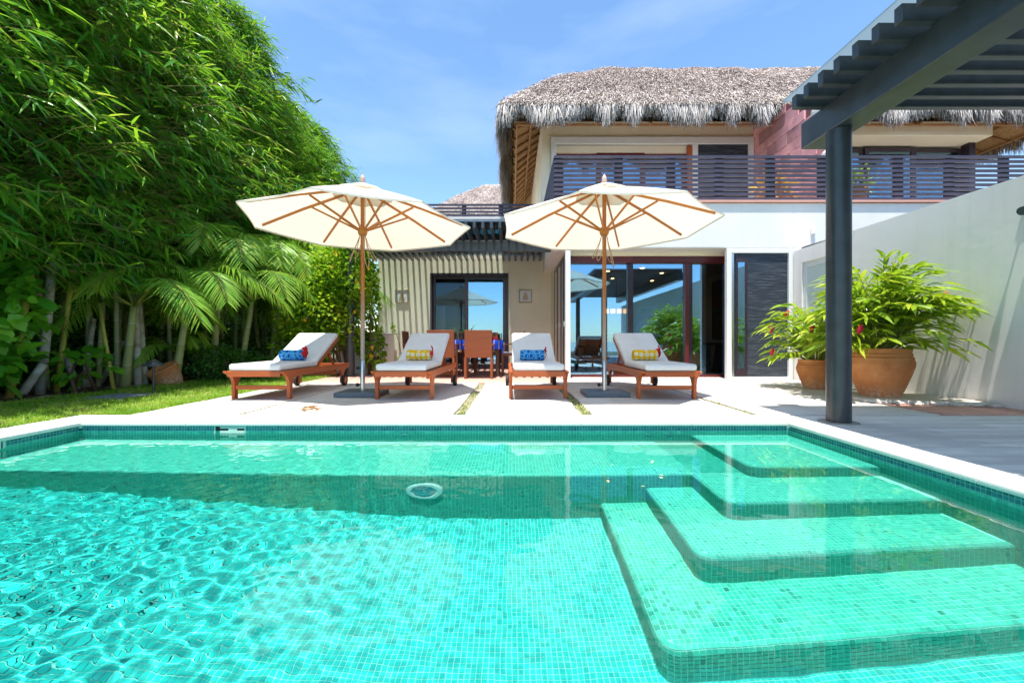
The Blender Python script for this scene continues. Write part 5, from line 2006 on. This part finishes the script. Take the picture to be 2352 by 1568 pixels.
shrub('flowering_vine', 'low yellow flowered vine between the post and low wall', 'vine', (-2.95, 9.05, 0),
      [(-.05, 0, .55, .28, .22, .5), (-.1, .1, 1.5, .16, .2, .5), (-.12, 0, 2.0, .16, .2, .4)], 1100, .085, .7, M['vineleaf'], 32, 4, .55, (7, M['yellowflower'], .05))
M['broadleaf'] = leafmat('broad_leaf', [(0, (.04, .20, .018)), (.4, (.10, .38, .022)), (.8, (.22, .55, .035)), (1, (.36, .64, .06))], .5, .35, .5)
shrub('broad_leaf_shrub', 'glossy broad leaf climbing shrub at the edge of the bamboo', 'shrub', (-6.35, 5.05, 0),
      [(.1, -.1, 1.15, .55, .5, .62), (.2, -.35, .6, .5, .45, .45), (-.1, .1, 1.8, .4, .4, .4)], 620, .19, .72, M['broadleaf'], 33, 5, .45)
shrub('broad_leaf_shrub', 'small broad leaf seedling low between the leaning culms', 'shrub', (-5.95, 5.75, 0),
      [(.0, 0, .38, .42, .3, .22)], 60, .15, .75, M['broadleaf'], 34, 3, .5)
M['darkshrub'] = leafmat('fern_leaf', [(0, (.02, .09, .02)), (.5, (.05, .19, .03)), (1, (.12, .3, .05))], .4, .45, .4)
shrub('ground_shrub', 'low dark fine leaved shrub beside the terracotta pot', 'shrub', (-5.35, 7.7, 0),
      [(.0, 0, .28, .5, .4, .34), (.45, .25, .2, .4, .35, .28)], 2600, .06, .5, M['darkshrub'], 35, 5, .5)
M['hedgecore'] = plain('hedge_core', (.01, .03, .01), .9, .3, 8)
for (x, y, sd, lb) in ((-7.4, 9.0, 36, 'dark undergrowth behind the drooping palm'), (-6.6, 12.0, 37, 'dark undergrowth behind the tall palm'), (-7.6, 5.6, 38, 'dark undergrowth behind the grey culms')):
    shrub('undergrowth', lb, 'shrub', (x, y, 0), [(0, 0, .7, .9, 1.1, .8), (.2, .6, .5, .8, .8, .6), (-.2, -.7, .55, .8, .8, .6)], 2600, .16, .35, M['darkshrub'], sd, 5, .5)

# ---- hedge closing the garden behind the bamboo
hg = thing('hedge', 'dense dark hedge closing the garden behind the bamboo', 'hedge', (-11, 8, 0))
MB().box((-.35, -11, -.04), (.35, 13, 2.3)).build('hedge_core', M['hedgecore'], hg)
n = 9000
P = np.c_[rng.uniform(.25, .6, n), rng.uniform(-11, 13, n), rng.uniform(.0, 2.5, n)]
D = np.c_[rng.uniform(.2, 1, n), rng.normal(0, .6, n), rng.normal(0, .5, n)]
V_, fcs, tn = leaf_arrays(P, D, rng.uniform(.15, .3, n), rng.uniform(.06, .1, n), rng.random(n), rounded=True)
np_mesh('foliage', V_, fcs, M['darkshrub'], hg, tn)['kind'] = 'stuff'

# ---- thin potted stem by the wing wall
sp = thing('potted_sapling', 'thin bent sapling in a dark bowl by the wing wall', 'plant', (-2.55, 9.6, -.004))
M['darkpot'] = plain('dark_bowl', (.03, .032, .035), .5, .2, 10)
MB().lathe([(.10, 0), (.15, .10), (.19, .20), (.20, .215), (.185, .215), (.17, .18), (0, .17)], 24).build('bowl', M['darkpot'], sp, smooth=True)
pts = [(0.02, 0, .16), (.0, 0, .42), (-.06, 0, .72), (-.16, 0, .98), (-.24, 0, 1.15)]
MB().tube(pts, [.011, .010, .008, .006, .004], 6).build('stem', M['twig'], sp)
n = 46
q = np.concatenate([rng.uniform(.62, 1, 34), rng.uniform(.02, .18, 12)])
zz = np.array(pts)
P = np.stack([np.interp(q, np.linspace(0, 1, 5), zz[:, k]) for k in range(3)], 1)
P[34:, 0] -= .1
D = rng.normal(0, 1, (n, 3)) + [0, 0, .1]
V_, fcs, tn = leaf_arrays(P, D, rng.uniform(.07, .12, n), .032, rng.uniform(.3, 1, n), rounded=True)
np_mesh('leaves', V_, fcs, M['vineleaf'], sp, tn)

# ---- terracotta pots with ginger plants
t = NT('terracotta')
v = t.pos()
a_ = t.noise(v, 3.2, 6, .65)
col = t.ramp(a_, [(.3, (.47, .16, .055)), (.55, (.60, .235, .085)), (.75, (.68, .33, .14))])
gm = t.n('SeparateXYZ')
tc = t.n('TexCoord')
t.l(tc.outputs['Object'], gm.inputs[0])
mm = t.n('Math', operation='MULTIPLY_ADD')
mm.inputs[1].default_value = -3.5
mm.inputs[2].default_value = .55
t.l(gm.outputs[2], mm.inputs[0])
sb = t.n('Math', operation='MULTIPLY', use_clamp=True)
t.l(mm.outputs[0], sb.inputs[0])
t.l(t.ramp(t.noise(v, 30, 5, .7), [(.45, (0, 0, 0)), (.62, (1.6, 1.6, 1.6))]), sb.inputs[1])
col = t.mix(sb.outputs[0], col, (.58, .50, .42))
t.bump(t.noise(t.pos((3, 3, 60)), 1.0, 3), .15, .006)
M['terracotta'] = t.set(col, .8, .2)
M['ginger'] = leafmat('ginger_leaf', [(0, (.05, .16, .012)), (.35, (.13, .28, .015)), (.7, (.30, .45, .02)), (1, (.52, .58, .05))], .42, .33, .5)
M['redbract'] = plain('red_ginger_bract', (.55, .01, .035), .5, .2, 30)
M['wallslack'] = None
def pot(label, loc, s, prof):
    o = thing('terracotta_pot', label, 'pot', loc)
    b = MB().lathe([(r * s, z * s) for (r, z) in prof], 40).build('body', M['terracotta'], o, smooth=True)
    return o
prof = [(.19, 0), (.195, .02), (.24, .14), (.285, .27), (.31, .36), (.312, .40), (.30, .43), (.303, .45), (.285, .47), (.29, .49), (.278, .51), (.285, .545), (.285, .56), (.262, .56), (.25, .50), (0, .49)]
def ginger(label, loc, nst, reach, height, seed, xmax=5.27, nflow=3, ztop=.5):
    o = thing('ginger_plant', label, 'plant', loc)
    r9 = np.random.default_rng(seed)
    Ps, Ds, Ts, Ls = [], [], [], []
    stems = MB()
    tips = []
    for k in range(nst):
        az = r9.uniform(0, 2 * PI)
        out = reach * (.10 + .90 * r9.random() ** .6)
        hh = height * (1.04 - .50 * (out / reach) ** 1.9) * r9.uniform(.82, 1.12)
        if k % 3 == 0:
            out = reach * r9.uniform(.45, 1.0)
            hh = height * r9.uniform(.15, .6)
        tt = np.linspace(0, 1, 9)
        x = np.cos(az) * (.08 + out * tt ** 1.35)
        y = np.sin(az) * (.08 + out * tt ** 1.35)
        z = hh * (1 - (1 - tt) ** 1.7) - .16 * out * tt ** 3
        pts = np.c_[x, y, z]
        ov = loc[0] + pts[:, 0] - (xmax - .10)
        pts[:, 0] -= np.maximum(ov, 0)
        stems.tube([tuple(p) for p in pts], list(.009 * (1 - .75 * tt)), 5, False)
        nl = r9.integers(9, 14)
        q = np.linspace(.30, 1.0, nl)
        P = np.stack([np.interp(q, tt, pts[:, j]) for j in range(3)], 1)
        T = norm(np.stack([np.interp(np.minimum(q + .08, 1.08), np.r_[tt, 1.08], np.r_[pts[:, j], pts[-1, j] + (pts[-1, j] - pts[-2, j])]) for j in range(3)], 1) - P + 1e-5)
        S_ = norm(np.cross(T, [0, 0, 1.0]) + 1e-6)
        sg = np.where(np.arange(nl) % 2 == 0, 1.0, -1.0)[:, None]
        D = norm(T * .85 + S_ * sg * r9.uniform(.35, .85, (nl, 1)) + np.array([0, 0, -.06]) + r9.normal(0, .12, (nl, 3)))
        Lf = r9.uniform(.15, .28, nl)
        Ps.append(P); Ds.append(D); Ls.append(Lf)
        Ts.append(np.clip(r9.normal(.63, .18, nl) + .15 * (q - .6), 0, 1))
        tips.append(pts[-1])
    P, D, L, T = map(np.concatenate, (Ps, Ds, Ls, Ts))
    tipx = loc[0] + P[:, 0] + D[:, 0] * L
    D[:, 0] = np.where(tipx > xmax, D[:, 0] - (tipx - xmax) / L, D[:, 0])
    V_, fcs, tn = leaf_arrays(P, D, L, L * r9.uniform(.17, .23, len(L)), T, droop=.28, fold=.3)
    f = np_mesh('foliage', V_, fcs, M['ginger'], o, tn)
    f['kind'] = 'stuff'
    stems.build('stems', M['rachis'], o, smooth='all')['kind'] = 'stuff'
    tips = [p for p in tips if p[1] < .15] or tips
    for k in range(nflow):
        p = Vector(tips[(k * 7) % len(tips)]) + Vector((0, -.03, .0))
        d = Vector((r9.normal(0, .3), -.3, 1)).normalized()
        MB().tube([p, p + d * .03, p + d * .065, p + d * .10, p + d * .12], [.008, .024, .03, .018, .004], 9).build('flower', M['redbract'], o, smooth='all')
    return o
PB, PS = (4.50, 5.10, .045), (4.60, 6.32, .0)
pot('large round terracotta pot with pale lime stains on its foot', PB, 1.04, prof)
pot('smaller terracotta pot half hidden behind the dark column', PS, .78, prof)
ginger('big bushy ginger plant in the large terracotta pot by the wall', (PB[0], PB[1], PB[2] + .50), 210, .70, 1.08, 51, 5.27, 3)
ginger('smaller ginger plant with red flowers beside the dark column', (PS[0], PS[1], PS[2] + .38), 90, .74, .92, 52, 5.27, 6)
# rough plinth edge under the pots
M['lime'] = plain('crumbling_lime_edge', (.62, .58, .52), .9, .2, 20, .5, 40)
pln = thing('pot_plinth', 'low crumbling pale plinth under the large terracotta pot', 'plinth', (4.7, 5.0, 0))
m = MB()
pts = [(-.62, .35), (-.60, -.16), (-.35, -.30), (.0, -.38), (.28, -.46), (.55, -.47), (.575, .35)]
m.prism(pts, 2, .003, .044)
m.build('plinth_body', M['lime'], pln, bevel=.008)
for k in range(7):
    f = k / 6
    x = -.5 + f * 1.0
    y = -.24 - .24 * f
    MB().box((x - .055, y - .07, .003), (x + .06, y - .005, .03 + rnd.uniform(-.008, .012))).build('fragment', M['lime'], pln, bevel=.012)

# ---- balcony planters behind the railing
M['orangeleaf'] = leafmat('orange_croton_leaf', [(0, (.30, .08, .01)), (.5, (.60, .22, .02)), (1, (.75, .50, .08))], .35)
M['limeleaf'] = leafmat('lime_balcony_leaf', [(0, (.06, .18, .02)), (.5, (.20, .36, .03)), (1, (.5, .55, .08))], .4)
def balcony_pot(x, y, mat, lb, lbp, seed, s=1.0):
    o = thing('balcony_pot', lbp, 'pot', (x, y, 3.361))
    MB().lathe([(.17 * s, 0), (.24 * s, .22 * s), (.26 * s, .40 * s), (.24 * s, .42 * s), (.22 * s, .38 * s), (0, .36 * s)], 24).build('body', M['terracotta'], o, smooth=True)
    p = thing('balcony_plant', lb, 'plant', (x, y, 3.361 + .37 * s))
    n = 150
    P = rng.normal(0, .10, (n, 3)) * s
    P[:, 2] = abs(P[:, 2]) + .05
    D = norm(rng.normal(0, 1, (n, 3)) + [0, 0, .55])
    V_, fcs, tn = leaf_arrays(P + D * .12, D, rng.uniform(.18, .42, n) * s, .05 * s, rng.random(n), droop=.25)
    np_mesh('leaves', V_, fcs, mat, p, tn)
    MB().tube([(0, 0, -.02), (.02, 0, .12), (0, .01, .22)], .012, 6).build('stem', M['twig'], p)
balcony_pot(5.45, 8.75, M['orangeleaf'], 'orange leaved plant behind the balcony railing by the stone wall', 'terracotta pot under the orange balcony plant', 1)
balcony_pot(6.95, 8.55, M['limeleaf'], 'lime green plant behind the balcony railing beside the column', 'terracotta pot under the lime green balcony plant', 2, 1.05)

# ---- path light, toppled pot, stone cover on the lawn
pl = thing('path_light', 'dark mushroom path light standing on the lawn', 'light', (-4.92, 5.72, -.01))
MB().tube([(0, 0, 0), (0, 0, .40)], .016, 10).build('stake', M['darkmetal'], pl)
MB().lathe([(.125, .385), (.12, .40), (.06, .445), (.015, .475), (.0, .48)], 24).build('cap', M['darkmetal'], pl, smooth=True)
MB().lathe([(.022, .36), (.028, .365), (.028, .40), (.0, .405)], 14).build('lamp_holder', M['darkmetal'], pl)
op = thing('old_pot', 'weathered terracotta pot tipped over by the dark shrub', 'pot', (-5.75, 6.95, .12))
b = MB().lathe([(.14, -.2), (.19, -.05), (.21, .12), (.23, .16), (.215, .18), (.19, .12), (0, .08)], 24).build('body', M['terracotta'], op, smooth=True)
b.rotation_euler = (R(25), R(-15), 0)
M['coverstone'] = plain('grey_cover_stone', (.17, .18, .20), .8, .2, 10, .3, 60)
cvr = thing('inspection_cover', 'flat grey square inspection cover set in the lawn', 'cover', (-5.03, 5.35, -.012), .0)
MB().box((-.25, -.22, 0), (.25, .22, .03)).build('lid', M['coverstone'], cvr, bevel=.006)
MB().box((-.27, -.24, 0), (.27, .24, .018)).build('rim', M['coverstone'], cvr)
